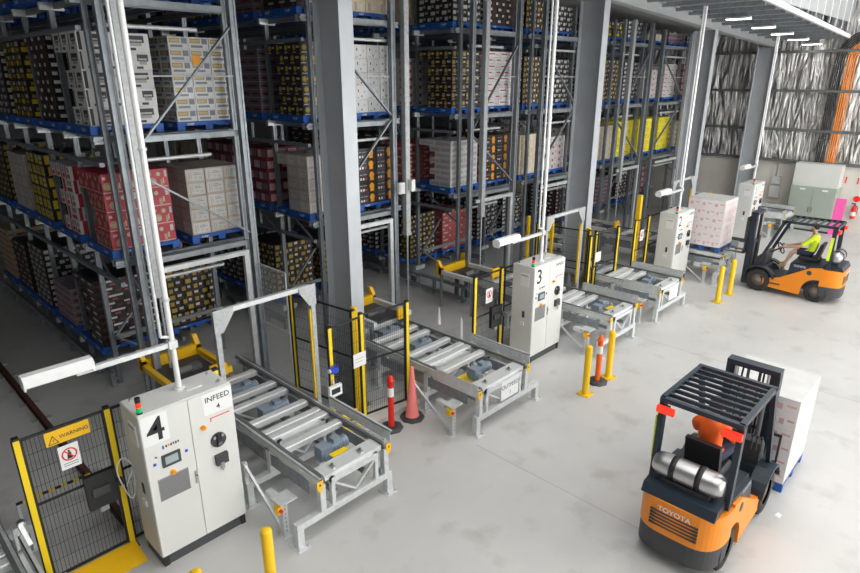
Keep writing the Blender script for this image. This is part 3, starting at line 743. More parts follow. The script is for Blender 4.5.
for x,y,l in ((2.73,7.08,'tall white pole on cabinet 4 holding a white batten lamp'),(10.75,6.95,'tall white pole on cabinet 3 holding a white batten lamp'),(18.1,6.95,'tall white pole on cabinet 2 holding a white batten lamp'),(25.2,7.0,'tall white pole on cabinet 1 holding a white batten lamp')):
    lamp_pole(x,y,l,RZ(x)-.14)

# light curtain portals over the infeed conveyors
def portal(x,label):
    o=thing('portal_frame',label,'portal frame',(x,7.6,0),0,'grey portal frames over the infeeds')
    W=1.63
    for xx in (0,W):
        m=MB(); m.bx(xx-.038,xx+.038,-.035,.035,.01,2.92,'galv_mid'); m.bx(xx-.09,xx+.09,-.08,.08,0,.01,'galv_mid'); 
        if xx>0: m.bx(xx-.065,xx-.038,-.02,.02,.9,2.5,'yellow')
        m.build('leg',o)
    m=MB(); m.bx(-.04,W+.04,-.035,.035,2.85,2.92,'rack_light'); m.build('top_bar',o)
    for s,xx in ((1,0),(-1,W)):
        m=MB(); m.prism([(xx-.05*s,2.93),(xx+.26*s,2.93),(xx+.26*s,2.84),(xx+.08*s,2.58),(xx-.05*s,2.58)],-.05,-.042,'galv_mid','y'); m.build('gusset',o)
portal(3.57,'grey portal frame standing over the infeed 4 conveyor')
portal(11.9,'grey portal frame over the infeed behind cabinet 3')
portal(19.0,'grey portal frame over the infeed behind cabinet 2')

# ------------------------------------------------------------------ safety fence
def mesh_panel(mb,a,b,z0,z1,m='wire',pitch=.042,rowp=.2,wr=.0026):
    a,b=Vector((a[0],a[1],0)),Vector((b[0],b[1],0)); d=b-a; L=d.length; d.normalize()
    n=max(1,int(L/pitch))
    for i in range(1,n):
        p=a+d*(L*i/n); mb.cyl((p.x,p.y,z0),(p.x,p.y,z1),wr,m,4,caps=False)
    k=int((z1-z0)/rowp)
    for i in range(1,k):
        z=z0+(z1-z0)*i/k; mb.cyl((a.x,a.y,z),(b.x,b.y,z),.003,m,4,caps=False)
def fence(a,b,label,posts=(1,1),z1=2.1,ym='yellow_bright',wm='wire',rail='black',pz=2.12,mid=True,group='safety fence sections'):
    o=thing('safety_fence',label,'fence',(a[0],a[1],0),0,group)
    A=Vector((0,0,0)); Bv=Vector((b[0]-a[0],b[1]-a[1],0)); d=Bv.normalized()
    n=Vector((-d.y,d.x,0))
    for f,P in zip(posts,(A,Bv)):
        if not f: continue
        m=MB(); m.bx(P.x-.032,P.x+.032,P.y-.032,P.y+.032,.012,pz,ym); m.bx(P.x-.034,P.x+.034,P.y-.034,P.y+.034,pz,pz+.03,'black')
        m.bx(P.x+.033,P.x+.045,P.y-.02,P.y+.02,.02,pz,'black'); m.bx(P.x-.045,P.x-.033,P.y-.02,P.y+.02,.02,pz,'black')
        m.bx(P.x-.07,P.x+.07,P.y-.07,P.y+.07,0,.012,'black'); m.build('post',o)
    p,q=A+d*.05,Bv-d*.05
    m=MB()
    for z in (.12,z1): m.bar((p.x,p.y,z),(q.x,q.y,z),.025,.03,rail)
    if mid: m.bar((p.x,p.y,1.2),(q.x,q.y,1.2),.02,.025,rail)
    for w in (p,q): m.bar((w.x,w.y,.12),(w.x,w.y,z1),.025,.025,rail,(0,1,0))
    m.build('panel_frame',o)
    m=MB(); mesh_panel(m,(p.x,p.y),(q.x,q.y),.12,z1,wm,wr=.0026 if wm=='wire' else .004); m.build('wire_mesh',o)
    return o
def gate(x0,x1,y,label,warn=True,boxed=True):
    o=fence((x0,y),(x1,y),label); o.name='safety_gate'; o['category']='gate'; o['group']='safety gates'
    W=x1-x0
    if warn:
        m=MB(); m.bx(.27,.75,-.03,-.024,1.9,2.085,'amber'); m.text('WARNING',(.575,-.032,1.965),(1,0,0),(0,0,1),.066,'black')
        m.add([(.29,-.0315,1.915),(.41,-.0315,1.915),(.35,-.0315,2.03)],[(0,1,2)],'black'); m.add([(.306,-.0325,1.925),(.394,-.0325,1.925),(.35,-.0325,2.01)],[(0,1,2)],'amber'); m.text('!',(.35,-.0335,1.93),(1,0,0),(0,0,1),.07,'black'); m.build('warning_sign',o)
    px,pz=(.48,1.69) if warn else (W*.5,1.62)
    m=MB(); m.bx(px-.11,px+.11,-.034,-.028,pz-.16,pz+.16,'white'); m.ring((px,-.036,pz+.03),.068,.086,'red'); 
    m.disc((px,-.0355,pz+.075),.014,'black',10); m.add([(px-.018,-.0355,pz+.06),(px+.018,-.0355,pz+.06),(px+.03,-.0355,pz-.03),(px-.03,-.0355,pz-.03)],[(0,1,2,3)],'black')
    m.add([(px-.055,-.037,pz+.082),(px-.045,-.037,pz+.092),(px+.055,-.037,pz-.022),(px+.045,-.037,pz-.032)],[(0,1,2,3)],'red')
    for q in range(2): m.bx(px-.08,px+.08,-.0355,-.034,pz-.12+q*.03,pz-.108+q*.03,'c_grey')
    m.build('no_entry_sign',o)
    if boxed:
        m=MB(); m.bx(W-.42,W-.06,-.1,-.03,.86,1.34,'black'); m.bx(W-.36,W-.16,-.13,-.1,1.05,1.16,'char'); m.cyl((W-.02,-.05,1.1),(W-.02,-.12,1.1),.05,'char',12); m.bx(W-.3,W-.2,-.09,-.04,.78,.86,'midgrey'); m.build('interlock_box',o)
    return o
g=gate(.98,1.95,7.45,'black mesh gate with yellow posts and a WARNING sign, left of cabinet 4')
m=MB(); m.add([(.1,-.42,.004),(1.0,-.42,.004),(1.0,-.03,.1),(.1,-.03,.1),(.1,-.03,.0),(1.0,-.03,.0)],[(0,1,2,3),(0,4,5,1),(0,3,4),(1,5,2),(2,5,4,3)],'amber')
for q in range(12): m.bar((.14+q*.07,-.40,.012),(.18+q*.07,-.05,.099),.008,.004,'yellow')
m.build('threshold_ramp',g)
gate(9.12,10.02,7.45,'small black mesh gate with yellow posts between outfeed 1 and cabinet 3',warn=False)
gate(16.35,17.2,7.45,'black mesh gate with yellow posts, the one just before cabinet 2',warn=False,boxed=False)
fence((1.95,7.45),(3.4,7.45),'black mesh fence section directly behind cabinet 4',(0,1))
fence((5.42,7.5),(6.16,7.55),'black mesh fence section in front of the first steel column, with a white sign',(1,0))
f1=fence((6.18,7.6),(7.15,7.45),'black mesh fence section behind the red and pink traffic cones')
fence((6.18,7.82),(5.97,9.42),'black mesh fence section running back beside the first column towards the rack')
f2=fence((6.0,9.55),(6.0,10.85),'tall grey mesh panel running into the aisle between the first two racks',(0,0),z1=2.46,wm='wire_grey',rail='galv')
fence((10.1,7.45),(11.6,7.45),'black mesh fence section directly behind cabinet 3',(0,1))
fence((13.8,7.45),(14.35,7.5),'black mesh fence section in front of the column past cabinet 3',(1,0))
fence((14.35,7.6),(15.3,7.45),'black mesh fence section between infeed 3 and the blank sign conveyor')
fence((14.35,7.8),(14.1,9.3),'black mesh fence section running back beside the column past cabinet 3')
fence((17.25,7.45),(18.8,7.45),'black mesh fence section directly behind cabinet 2',(0,1))
fence((21.2,7.5),(21.8,7.55),'black mesh fence section between the pale load and the third column',(1,1))
# signs on the fence, monitoring units
o=thing('fence_sign','white sign hung on the fence at the first column','sign',(6.02,7.47,1.35)); MB().bx(-.14,.14,-.006,0,-.13,.13,'white').bx(-.1,.1,-.008,-.006,.02,.03,'c_grey').bx(-.1,.06,-.008,-.006,-.04,-.03,'c_grey').build('plate',o)
o=thing('fence_sign','white sign hung on the fence at the column past cabinet 3','sign',(14.22,7.42,1.5)); MB().bx(-.14,.14,-.006,0,-.13,.13,'white').bx(-.1,.1,-.008,-.006,.02,.03,'c_grey').build('plate',o)
o=thing('weigh_display','small white display unit with a dark blue screen by the infeed 4 portal','display',(5.42,7.44,1.0))
MB().bx(-.13,.13,-.05,0,-.1,.1,'white').build('case',o); MB().bx(-.09,.09,-.053,-.05,-.05,.05,'navy').build('screen',o); MB().bar((0,0,.1),(0,.03,.2),.02,.02,'galv').build('hook',o)
o=thing('blue_sensor','small blue sensor on the fence post by the infeed 4 portal','sensor',(5.38,7.42,1.42))
MB().bx(-.07,.07,-.1,0,-.05,.05,'blue').cyl((-.07,-.05,0),(-.1,-.05,0),.035,'white',10).build('case',o)
o=thing('floor_sign','yellow floor sign leaning against the fence beside infeed 4','floor sign',(5.72,7.36,0)); MB().prism([(0,.0),(.04,0),(.14,.42),(.1,.42)],-.2,.2,'yellow_bright','x').bx(-.06,.06,.03,.05,.28,.31,'char').build('sheet',o)
# column guards
for x,l in ((6.28,'yellow guard post on the corner of the first steel column'),(14.5,'yellow guard post on the corner of the column past cabinet 3')):
    o=thing('column_guard',l,'guard post',(x,7.9,0),0,'column guards'); MB().rbx(-.05,.05,-.05,.05,.01,2.15,'yellow',.01).bx(-.08,.08,-.08,.08,0,.01,'yellow').build('post',o)
# extra yellow posts in the rack mouth
for x,y,l in ((14.05,9.57,'yellow post inside the cell behind cabinet 3, farther from the portal'),(14.09,8.8,'yellow post inside the cell behind cabinet 3, next to the white pole')):
    o=thing('yellow_post',l,'post',(x,y,0),0,'yellow posts in the cells'); MB().bx(-.035,.035,-.035,.035,.01,2.3,'yellow').bx(-.07,.07,-.07,.07,0,.01,'black').build('shaft',o); MB().bx(.036,.05,-.02,.02,.02,2.3,'black').build('edge_strip',o)
# kerbs under the fence
struct('trim_%d'%t, MB().bx(5.3,7.35,7.3,7.72,0,.09,'concrete_wall')); t+=1
struct('trim_%d'%t, MB().bx(13.6,15.5,7.3,7.72,0,.09,'concrete_wall')); t+=1

# ------------------------------------------------------------------ bollards, cones
def bollard(x,y,l):
    o=thing('bollard',l,'bollard',(x,y,0),0,'yellow steel bollards')
    MB().lathe([(.068,.012),(.068,1.03),(.062,1.05),(.03,1.062),(.0,1.064)],'yellow',20).build('tube',o)
    m=MB(); m.bx(-.13,.13,-.13,.13,0,.012,'yellow')
    for a in (-.1,.1):
        for b in (-.1,.1): m.cyl((a,b,.012),(a,b,.03),.014,'steel',6)
    m.build('base_plate',o)
bollard(2.77,5.29,'yellow bollard in front of cabinet 4, the one beside infeed 4')
bollard(1.91,5.28,'yellow bollard cut off by the bottom edge below cabinet 4')
bollard(9.89,5.16,'yellow bollard near cabinet 3, on the camera side of the orange post')
bollard(10.87,5.18,'yellow bollard near cabinet 3, on the far side of the orange post')
bollard(17.15,5.16,'yellow bollard near cabinet 2, closer to the conveyors with the sign')
bollard(18.08,5.15,'yellow bollard near cabinet 2, closer to the forklift wheel')
def delineator(x,y,c,l):
    o=thing('delineator_post',l,'traffic post',(x,y,0),0,'delineator posts')
    m=MB(); m.lathe([(.22,0),(.22,.03),(.17,.055),(.09,.06)],'char',8); m.build('base',o)
    m=MB(); m.lathe([(.055,.055),(.055,.9),(.05,.94),(.07,.95),(.07,.97),(.045,.99),(.045,1.05),(.0,1.06)],c,16); p=m.build('tube',o)
    MB().lathe([(.057,.66),(.057,.83)],'white',16).build('reflective_band',p)
delineator(6.35,7.05,'red','red delineator post with a white band beside the pink cone')
delineator(10.51,5.24,'safety_orange','orange delineator post with a white band between two bollards')
o=thing('traffic_cone','faded pink traffic cone on a black base beside infeed fence','cone',(6.86,7.03,0))
MB().lathe([(.23,0),(.23,.04),(.19,.06),(.14,.06)],'char',8).build('base',o)
MB().lathe([(.135,.06),(.12,.08),(.036,1.02),(.03,1.06),(.0,1.06)],'cone_pink',18).build('cone',o)
# small white cone-like sprays inside the cell
for x,y,l in ((8.95,8.3,'slim white marker cone on the outfeed 1 rail, farther from the aisle'),(9.0,7.7,'slim white marker cone on the outfeed 1 rail, nearer the small gate')):
    o=thing('marker_cone',l,'cone',(x,y,.905 if x<8.99 else 0),0,'white marker cones'); MB().lathe([(.05,0),(.045,.02),(.014,.36),(.0,.4)] if x<8.99 else [(.05,0),(.045,.02),(.03,1.1),(.0,1.25)],'offwhite',10).build('cone',o)

# crane rail in the left aisle
o=thing('crane_rail','dark brown crane rail on the floor of the leftmost aisle','rail',(2.05,7.9,0))
m=MB(); m.bx(-.06,.06,0,22,.0,.015,'rail'); m.bx(-.012,.012,0,22,.015,.09,'rail'); m.bx(-.035,.035,0,22,.09,.125,'rail'); m.build('rail_section',o)
for k in range(26):
    for a in ((-.16,-.06),(.06,.16)): MB().bx(*a,k*.8,k*.8+.09,0,.03,'galv_mid').build('rail_clip',o)
o=thing('hazard_tape','black and yellow striped barrier bar across the leftmost aisle','barrier bar',(1.0,8.9,0))
m=MB()
for q in range(12): m.bx(q*.08,q*.08+.08,-.015,.015,.40,.43,'yellow' if q%2 else 'black')
m.build('bar',o); MB().bx(0,.04,-.02,.02,0,.4,'galv').build('leg',o); MB().bx(.92,.96,-.02,.02,0,.4,'galv').build('leg',o)

# ------------------------------------------------------------------ end wall
o=thing('switchboard','sage green switchboard with a white top box against the end wall','electrical cabinet',(28.35,4.78,0))
m=MB(); m.rbx(0,.8,0,1.66,.08,1.82,'sage',.01); m.build('body',o); MB().bx(.03,.8,.03,1.63,0,.08,'char').build('plinth',o)
for k in (0,1): 
    d=MB().rbx(-.02,0,.02+k*.82,.81+k*.82,.1,1.8,'sage',.006).build('door',o); MB().bx(-.04,-.02,.74+k*.12,.76+k*.12,.8,1.0,'char').bx(-.022,-.02,.3+k*.8,.5+k*.8,1.68,1.74,'white').build('handle',d)
MB().bx(.1,.8,0.02,1.64,1.82,2.72,'cab').build('top_box',o)
def bundle(ys,c,l,bend):
    o=thing('conduit_bundle',l,'conduits',(29.05,ys[0],2.72),0,'conduit bundles on the end wall')
    for i,y in enumerate(ys):
        dy=y-ys[0]; r=.3+bend+.1*i*0+(y-min(ys)+.0)*1.0
        pts=[(0,dy,0),(0,dy,3.9-.0)]
        cx=dy-r
        zc=3.95
        pts=[(0,dy,0)]+[(0,cx+r*math.cos(a*math.pi/16),zc+r*math.sin(a*math.pi/16)) for a in range(0,9)]+[(0,cx-1.6,zc+r)]
        MB().tube(pts,.026,c,8).build('conduit',o)
bundle([5.62,5.69,5.76,5.83,5.90],'cable_black','bundle of black conduits rising up the foil wall above the switchboard',.5)
bundle([5.22,5.29,5.36,5.43,5.50],'cable_orange','bundle of orange conduits rising up the foil wall above the switchboard',.16)
o=thing('fire_extinguisher','red fire extinguisher hung on the end wall','fire extinguisher',(29.08,4.2,.62))
MB().lathe([(.03,0),(.085,.01),(.09,.05),(.09,.42),(.06,.5),(.03,.53)],'red',16).build('cylinder',o); MB().lathe([(.092,.12),(.092,.28)],'white',16).build('label_band',o)
MB().cyl((0,0,.53),(0,0,.6),.025,'char',8).bx(-.02,.02,-.02,.12,.58,.62,'char').build('valve',o); MB().tube([(0,-.03,.55),(-.05,-.12,.45),(-.05,-.12,.2)],.012,'black',6).build('hose',o)
o=thing('extinguisher_sign','round red sign on the end wall above the extinguisher','sign',(29.19,4.2,1.4)); MB().cyl((0,0,0),(-.012,0,0),.12,'red',20).build('disc',o)
o=thing('wall_lettering','red letters painted on the end wall, nearer the switchboard','lettering',(29.195,4.68,1.98),0); MB().bx(-.006,0,0,.05,0,.26,'red').bx(-.006,0,.12,.17,0,.26,'red').build('strokes',o)
o=thing('wall_lettering','red letters painted on the end wall above the extinguisher','lettering',(29.195,4.15,1.98),0); MB().bx(-.006,0,0,.05,0,.26,'red').bx(-.006,0,.12,.17,0,.26,'red').build('strokes',o)
o=thing('pink_board','bright pink board leaning beside the sage green switchboard','board',(28.3,4.42,0),R(0)); MB().prism([(0,0),(.05,0),(.28,1.45),(.23,1.45)],0,.36,'pinkboard','y').bx(.1,.14,.36,.45,.9,1.2,'darkgrey').build('sheet',o)
o=thing('junction_box','pale junction boxes on the end wall beside the switchboard','junction box',(29.08,7.0,.7)); MB().bx(0,.1,0,.4,.4,.9,'offwhite').build('case',o); MB().bx(.0,.1,.02,.38,.98,1.3,'cab').build('upper_case',o); MB().cyl((.05,.2,1.3),(.05,.2,2.0),.025,'galv',8).build('pipe',o)

o=thing('guard_rail','low grey guard rail on the floor beside the far half of infeed 4','guard rail',(5.55,8.2,0))
MB().bx(-.035,.035,0,2.6,.38,.46,'galv_dark').build('rail',o)
for y in (.0,1.2,2.5): MB().bx(-.03,.03,y,y+.06,.01,.38,'galv_dark').bx(-.08,.08,y-.05,y+.11,0,.01,'galv_dark').build('post',o)

o=thing('yellow_post','tall thick yellow post in the cell just before cabinet 2','post',(16.96,7.68,0),0,'yellow posts in the cells'); MB().bx(-.06,.06,-.06,.06,.01,2.75,'yellow').bx(-.1,.1,-.1,.1,0,.01,'black').build('shaft',o)
for z in (1.2,1.7): MB().bx(-.14,-.06,-.05,.05,z,z+.3,'yellow').build('sensor_bracket',o)
for x in (.7,7.0,13.3,19.6):
    struct('trim_%d'%t, MB().bx(x-.004,x+.004,-10,5.6,.0002,.0012,'midgrey')); t+=1
# ------------------------------------------------------------------ forklifts
def arc(cx,cz,r,a0,a1,n=8): return [(cx+r*math.cos(R(a0+(a1-a0)*i/n)),cz+r*math.sin(R(a0+(a1-a0)*i/n))) for i in range(n+1)]
def forklift(label,loc,rz,forkz,MH=2.2,back=1.15):
    o=thing('forklift',label,'forklift',loc,rz,'orange forklifts')
    # orange flanks with the rear wheel arch
    for s in (-1,1):
        m=MB(); a,b=(-.54,-.44) if s<0 else (.44,.54)
        m.prism([(.62,.42),(.62,.22),(-.28,.16)]+arc(-.75,.29,.36,160-150,130)[::1]+[(-1.02,.56),(-.8,.62),(-.8,1.03),(-.45,1.03),(-.12,.84),(.2,.58),(.42,.47)] if 0 else
                [(.62,.44),(.62,.2),(-.36,.14)]+arc(-.75,.29,.37,0,100)+[(-.82,.66),(-.82,1.02),(-.52,.96),(-.14,.73),(.2,.52),(.42,.46)],a,b,'orange','x')
        m.cyl((s*.54,-.52,.82),(s*.546,-.52,.82),.065,'char',16)
        m.build('flank_panel',o)
    m=MB(); m.prism([(1.0,.3),(1.0,.62),(.86,.72),(.66,.72),(.6,.52),(.05,.52),(.0,1.0),(-.85,1.08),(-.85,.3)],-.44,.44,'navy','x')
    m.prism([(.1,.45),(-.05,.98),(-.82,1.06),(-.82,.6)],-.5,.5,'navy','x'); m.bx(-.53,.53,.6,.7,.3,.46,'navy')
    m.text('TOYOTA',(-.503,-.25,.92),(0,-1,0),(0,0,1),.075,'white'); m.text('TOYOTA',(.503,-.25,.92),(0,1,0),(0,0,1),.075,'white'); m.build('body',o)
    # front fenders over the drive wheels
    for s in (-1,1):
        p=arc(.75,.34,.44,15,165,10); q=arc(.75,.34,.40,165,15,10); a,b=sorted((s*.38,s*.6))
        MB().prism(p+q,a,b,'navy','x').build('fender',o)
    m=MB(); n=10
    for z0,z1,c,gr in ((.5,.98,'orange',0),(.2,.5,'char',.02)):
        p=[(-.54,-.8)]+[(-.54*math.cos(R(90*i/n))**.5 if i<n else 0,-.8-.52*math.sin(R(90*i/n))**.8) for i in range(1,n+1)]
        p=p+[(-x,y) for x,y in p[::-1][1:]]
        if z0<.4: p=[(x*.98,y-.0) for x,y in p]
        m.prism(p,z0,z1,c,'z')
    m.prism([(-.8,.98),(-1.3,.98),(-1.24,1.1),(-.85,1.14)],-.46,.46,'navy','x')
    for q in range(5): m.bx(-.3,.3,-1.325,-1.29,.6+q*.05,.62+q*.05,'char')
    m.text('TOYOTA',(0,-1.33,.84),(1,0,0),(0,0,1),.1,'white'); m.build('counterweight',o)
    def wheel(x,y,r,w):
        m=MB(); m.lathe([(r*.55,-w/2),(r*.92,-w/2),(r,-w*.32),(r,w*.32),(r*.92,w/2),(r*.55,w/2)],'tyre',28,(x,y,r),'x',False); 
        for q in range(16):
            a=2*math.pi*q/16; m.bar((x-w*.4,y+r*math.cos(a),r+r*math.sin(a)),(x+w*.4,y+r*math.cos(a+.1),r+r*math.sin(a+.1)),.03,.012,'tyre')
        t=m.build('tyre',o)
        s=-1 if x<0 else 1
        m=MB(); m.lathe([(r*.56,-w*.3),(r*.56,w*.38),(r*.3,w*.3),(r*.28,w*.42),(0,w*.44)] if s>0 else [(r*.56,w*.3),(r*.56,-w*.38),(r*.3,-w*.3),(r*.28,-w*.42),(0,-w*.44)],'hub',20,(x,y,r),'x'); m.build('hub',t)
    for s in (-1,1): wheel(s*.44,.75,.34,.24); wheel(s*.42,-.75,.29,.2)
    # overhead guard
    m=MB()
    for s in (-1,1):
        x=s*.47
        m.bar((x,.9,.7),(x,.72,1.15),.06,.08,'navy'); m.bar((x,.72,1.15),(x,.36,2.08),.06,.08,'navy'); m.bar((x,.36,2.08),(x,.28,2.15),.06,.07,'navy')
        m.bar((x,-.93,1.0),(x,-.9,2.15),.07,.1,'navy',(0,1,0)); m.bar((x,.3,2.15),(x,-.94,2.17),.06,.07,'navy')
    for y in (.3,-.94): m.bar((-.5,y,2.16),(.5,y,2.16),.07,.06,'navy')
    m.build('overhead_guard',o)
    for q in range(7): MB().bar((-.45,.14-q*.155,2.165),(.45,.14-q*.155,2.165),.035,.05,'navy').build('guard_bar',o)
    for s in (-1,1):
        m=MB(); m.bx(s*.4-.11,s*.4+.11,-1.03,-.98,2.0,2.09,'redlamp'); m.bx(s*.4-.03,s*.4+.03,-.98,-.93,2.0,2.09,'char'); m.build('rear_light',o)
        m=MB(); m.cyl((s*.42,.5,1.95),(s*.42,.6,1.93),.07,'char',12); m.cyl((s*.42,.6,1.93),(s*.42,.605,1.93),.06,'lampwhite' if 0 else 'white',12); m.build('head_light',o)
    # mast
    for s in (-1,1):
        m=MB(); x=s*.33; m.bx(x-.035,x+.035,1.1,1.24,.1,MH,'navy'); m.build('outer_mast_rail',o)
        m=MB(); x=s*.26; m.bx(x-.03,x+.03,1.14,1.27,.12,MH+.06,'char'); m.build('inner_mast_rail',o)
        m=MB(); m.cyl((s*.22,1.09,.2),(s*.22,1.09,1.5),.035,'darkgrey',10); m.cyl((s*.22,1.09,1.5),(s*.22,1.09,MH),.022,'steel',10); m.build('lift_cylinder',o)
        m=MB(); m.bar((s*.4,.9,.62),(s*.36,1.1,.7),.05,.06,'char'); m.build('tilt_cylinder',o)
    for a in ((1.1,1.14,.3,.4),(1.1,1.14,1.3,1.38),(1.08,1.26,MH,MH+.08)): MB().bx(-.36,.36,*a,'navy').build('mast_crossbar',o)
    for s in (-1,1): MB().bx(s*.08-.02,s*.08+.02,1.2,1.21,forkz+.2,MH,'darkgrey').build('lift_chain',o)
    MB().tube([(.14,1.16,MH),(.16,1.1,1.4),(.14,1.12,.6)],.014,'black',6).tube([(-.14,1.16,MH),(-.16,1.1,1.4),(-.14,1.12,.6)],.014,'black',6).build('hose',o)
    m=MB(); z=forkz
    m.bx(-.5,.5,1.28,1.32,z+.1,z+.18,'char'); m.bx(-.5,.5,1.28,1.32,z+.42,z+.5,'char'); m.bx(-.3,-.22,1.26,1.3,z+.05,z+.55,'char'); m.bx(.22,.3,1.26,1.3,z+.05,z+.55,'char'); m.build('carriage',o)
    m=MB()
    for q in range(8): m.bx(-.5+q*.139,-.472+q*.139,1.29,1.32,z+.5,z+back,'char')
    m.bx(-.5,.502,1.29,1.32,z+back-.03,z+back+.01,'char'); m.build('load_backrest',o)
    for s in (-1,1):
        m=MB(); x=s*.21; m.bx(x-.06,x+.06,1.32,1.36,z,z+.5,'darkgrey'); m.prism([(1.32,z),(2.35,z+.012),(2.35,z+.022),(1.36,z+.04),(1.32,z+.04)],x-.06,x+.06,'darkgrey','x'); m.build('fork',o)
    # cab
    m=MB(); m.rbx(-.24,.24,-.62,-.1,1.07,1.18,'black',.03); m.build('seat',o); 
    m=MB(); m.prism([(-.58,1.14),(-.48,1.16),(-.6,1.6),(-.68,1.6)],-.22,.22,'black','x'); m.build('seat_back',o)
    m=MB(); m.prism([(.95,.7),(.72,.7),(.66,1.1),(.74,1.16),(.9,1.0)],-.38,.38,'char','x'); m.build('dashboard',o)
    m=MB(); m.cyl((0,.68,1.1),(0,.42,1.26),.025,'char',8); c=Vector((0,.41,1.27)); u=Vector((1,0,0)); w=Vector((0,.5,.86)).normalized()
    pts=[c+u*(.17*math.cos(a*math.pi/9))+w*(.17*math.sin(a*math.pi/9)) for a in range(19)]; m.tube(pts,.016,'black',6); m.bar(c-u*.16,c+u*.16,.03,.02,'black'); m.build('steering_wheel',o)
    for q in range(3): MB().cyl((.3+q*.06,.5,1.08),(.3+q*.06,.46,1.3),.01,'char',6).cyl((.3+q*.06,.46,1.3),(.3+q*.06,.455,1.33),.02,'black',8).build('lever',o)
    # gas bottle
    m=MB(); m.lathe([(.03,-.44),(.1,-.43),(.15,-.36),(.155,-.3),(.155,.3),(.15,.36),(.1,.43),(.03,.44)],'steel',20,(0,-1.03,1.32),'x'); g=m.build('gas_bottle',o)
    for x in (-.2,.12): MB().lathe([(.158,x),(.164,x),(.164,x+.07),(.158,x+.07)],'black',20,(0,-1.03,1.32),'x').build('strap',g)
    MB().bx(-.3,.3,-1.12,-.94,1.1,1.17,'char').build('bottle_cradle',o)
    m=MB(); m.bar((-.53,-.88,1.25),(-.53,-.9,1.9),.02,.07,'hivis',(0,1,0)); m.build('side_reflector',o)
    m=MB(); m.bx(-.56,-.44,.15,.45,.3,.34,'char'); m.build('step',o)
    return o
forklift('sharp orange and navy forklift driven by the person in a yellow shirt',(19.52,3.95,0),0,.965)
forklift('orange and navy forklift with red rear lights in the open floor, driver in orange',(7.85,2.05,0),R(-90),.04,1.98,.95)

# pallet loads on the forklift and on the infeed conveyor
def load(x,y,z,lab,plab,w=1.1,d=1.1,lay=6,lh=.235):
    m=MB(); c='pallet_blue'
    for k in range(7): q=k*(w-.1)/6; m.bx(q,q+.1,0,d,.128,.15,c)
    for yy in (0,d/2-.05,d-.1):
        m.bx(0,w,yy,yy+.1,.108,.128,c)
        for xx in (0,w/2-.05,w-.1): m.bx(xx,xx+.1,yy,yy+.1,.0,.108,c)
    p=m.build('pallet',None,(x,y,z)); tag(p,plab,'pallet','blue pallets')
    o=thing('wrapped_load',lab,'cartons',(x,y,z+.151),0,'pale wrapped loads')
    pr=[(.15,.2,.4,.6,'c_pink'),(.55,.45,.9,.6,'c_pink')]
    for l,i,j,a,b in stack_cells(3,4,lay):
        sx,sy=w/a,d/b
        k=('load',a,round(sx,3))
        if k not in _cm: _cm[k]=carton_geo(MB(),0,sx-.004,0,sy-.004,0,lh-.002,'c_loadwhite',pr).mesh('carton')
        cc=bpy.data.objects.new('carton',_cm[k]); COL.objects.link(cc); cc.parent=o; cc.location=(i*sx+.002,j*sy+.002,l*lh)
    m=MB(); m.bx(.0,w,0,d,lay*lh,lay*lh+.006,'c_offwhite'); m.build('top_sheet',o)
load(19.02,5.93,.906,'pale pink and white carton load standing on the infeed conveyor','blue pallet under the pale load on the infeed conveyor',lay=6,lh=.24)
load(9.24,1.42,.0,'pale pink and white carton load carried by the forklift with red rear lights','blue pallet on the forks of the forklift with red rear lights',w=1.16,d=1.1,lay=6,lh=.235)

# ------------------------------------------------------------------ people
def skinned(name,joints,edges,rad,m,parent=None,sub=2,root=0):
    me=bpy.data.meshes.new(name); keys=list(joints); idx={k:i for i,k in enumerate(keys)}
    me.from_pydata([joints[k] for k in keys],[(idx[a],idx[b]) for a,b in edges],[])
    ob=bpy.data.objects.new(name,me); COL.objects.link(ob)
    ob.modifiers.new('s','SKIN'); su=ob.modifiers.new('u','SUBSURF'); su.levels=sub; su.render_levels=sub
    sv=me.skin_vertices[0].data
    for i,k in enumerate(keys):
        r=rad[k]; sv[i].radius=r if isinstance(r,tuple) else (r,r); sv[i].use_root=(i==root)
    dg=bpy.context.evaluated_depsgraph_get(); ev=bpy.data.meshes.new_from_object(ob.evaluated_get(dg))
    ev.name=name; ev.materials.clear(); ev.materials.append(M[m])
    for p in ev.polygons: p.use_smooth=True
    bpy.data.objects.remove(ob); bpy.data.meshes.remove(me)
    out=bpy.data.objects.new(name,ev); COL.objects.link(out)
    if parent: out.parent=parent
    return out
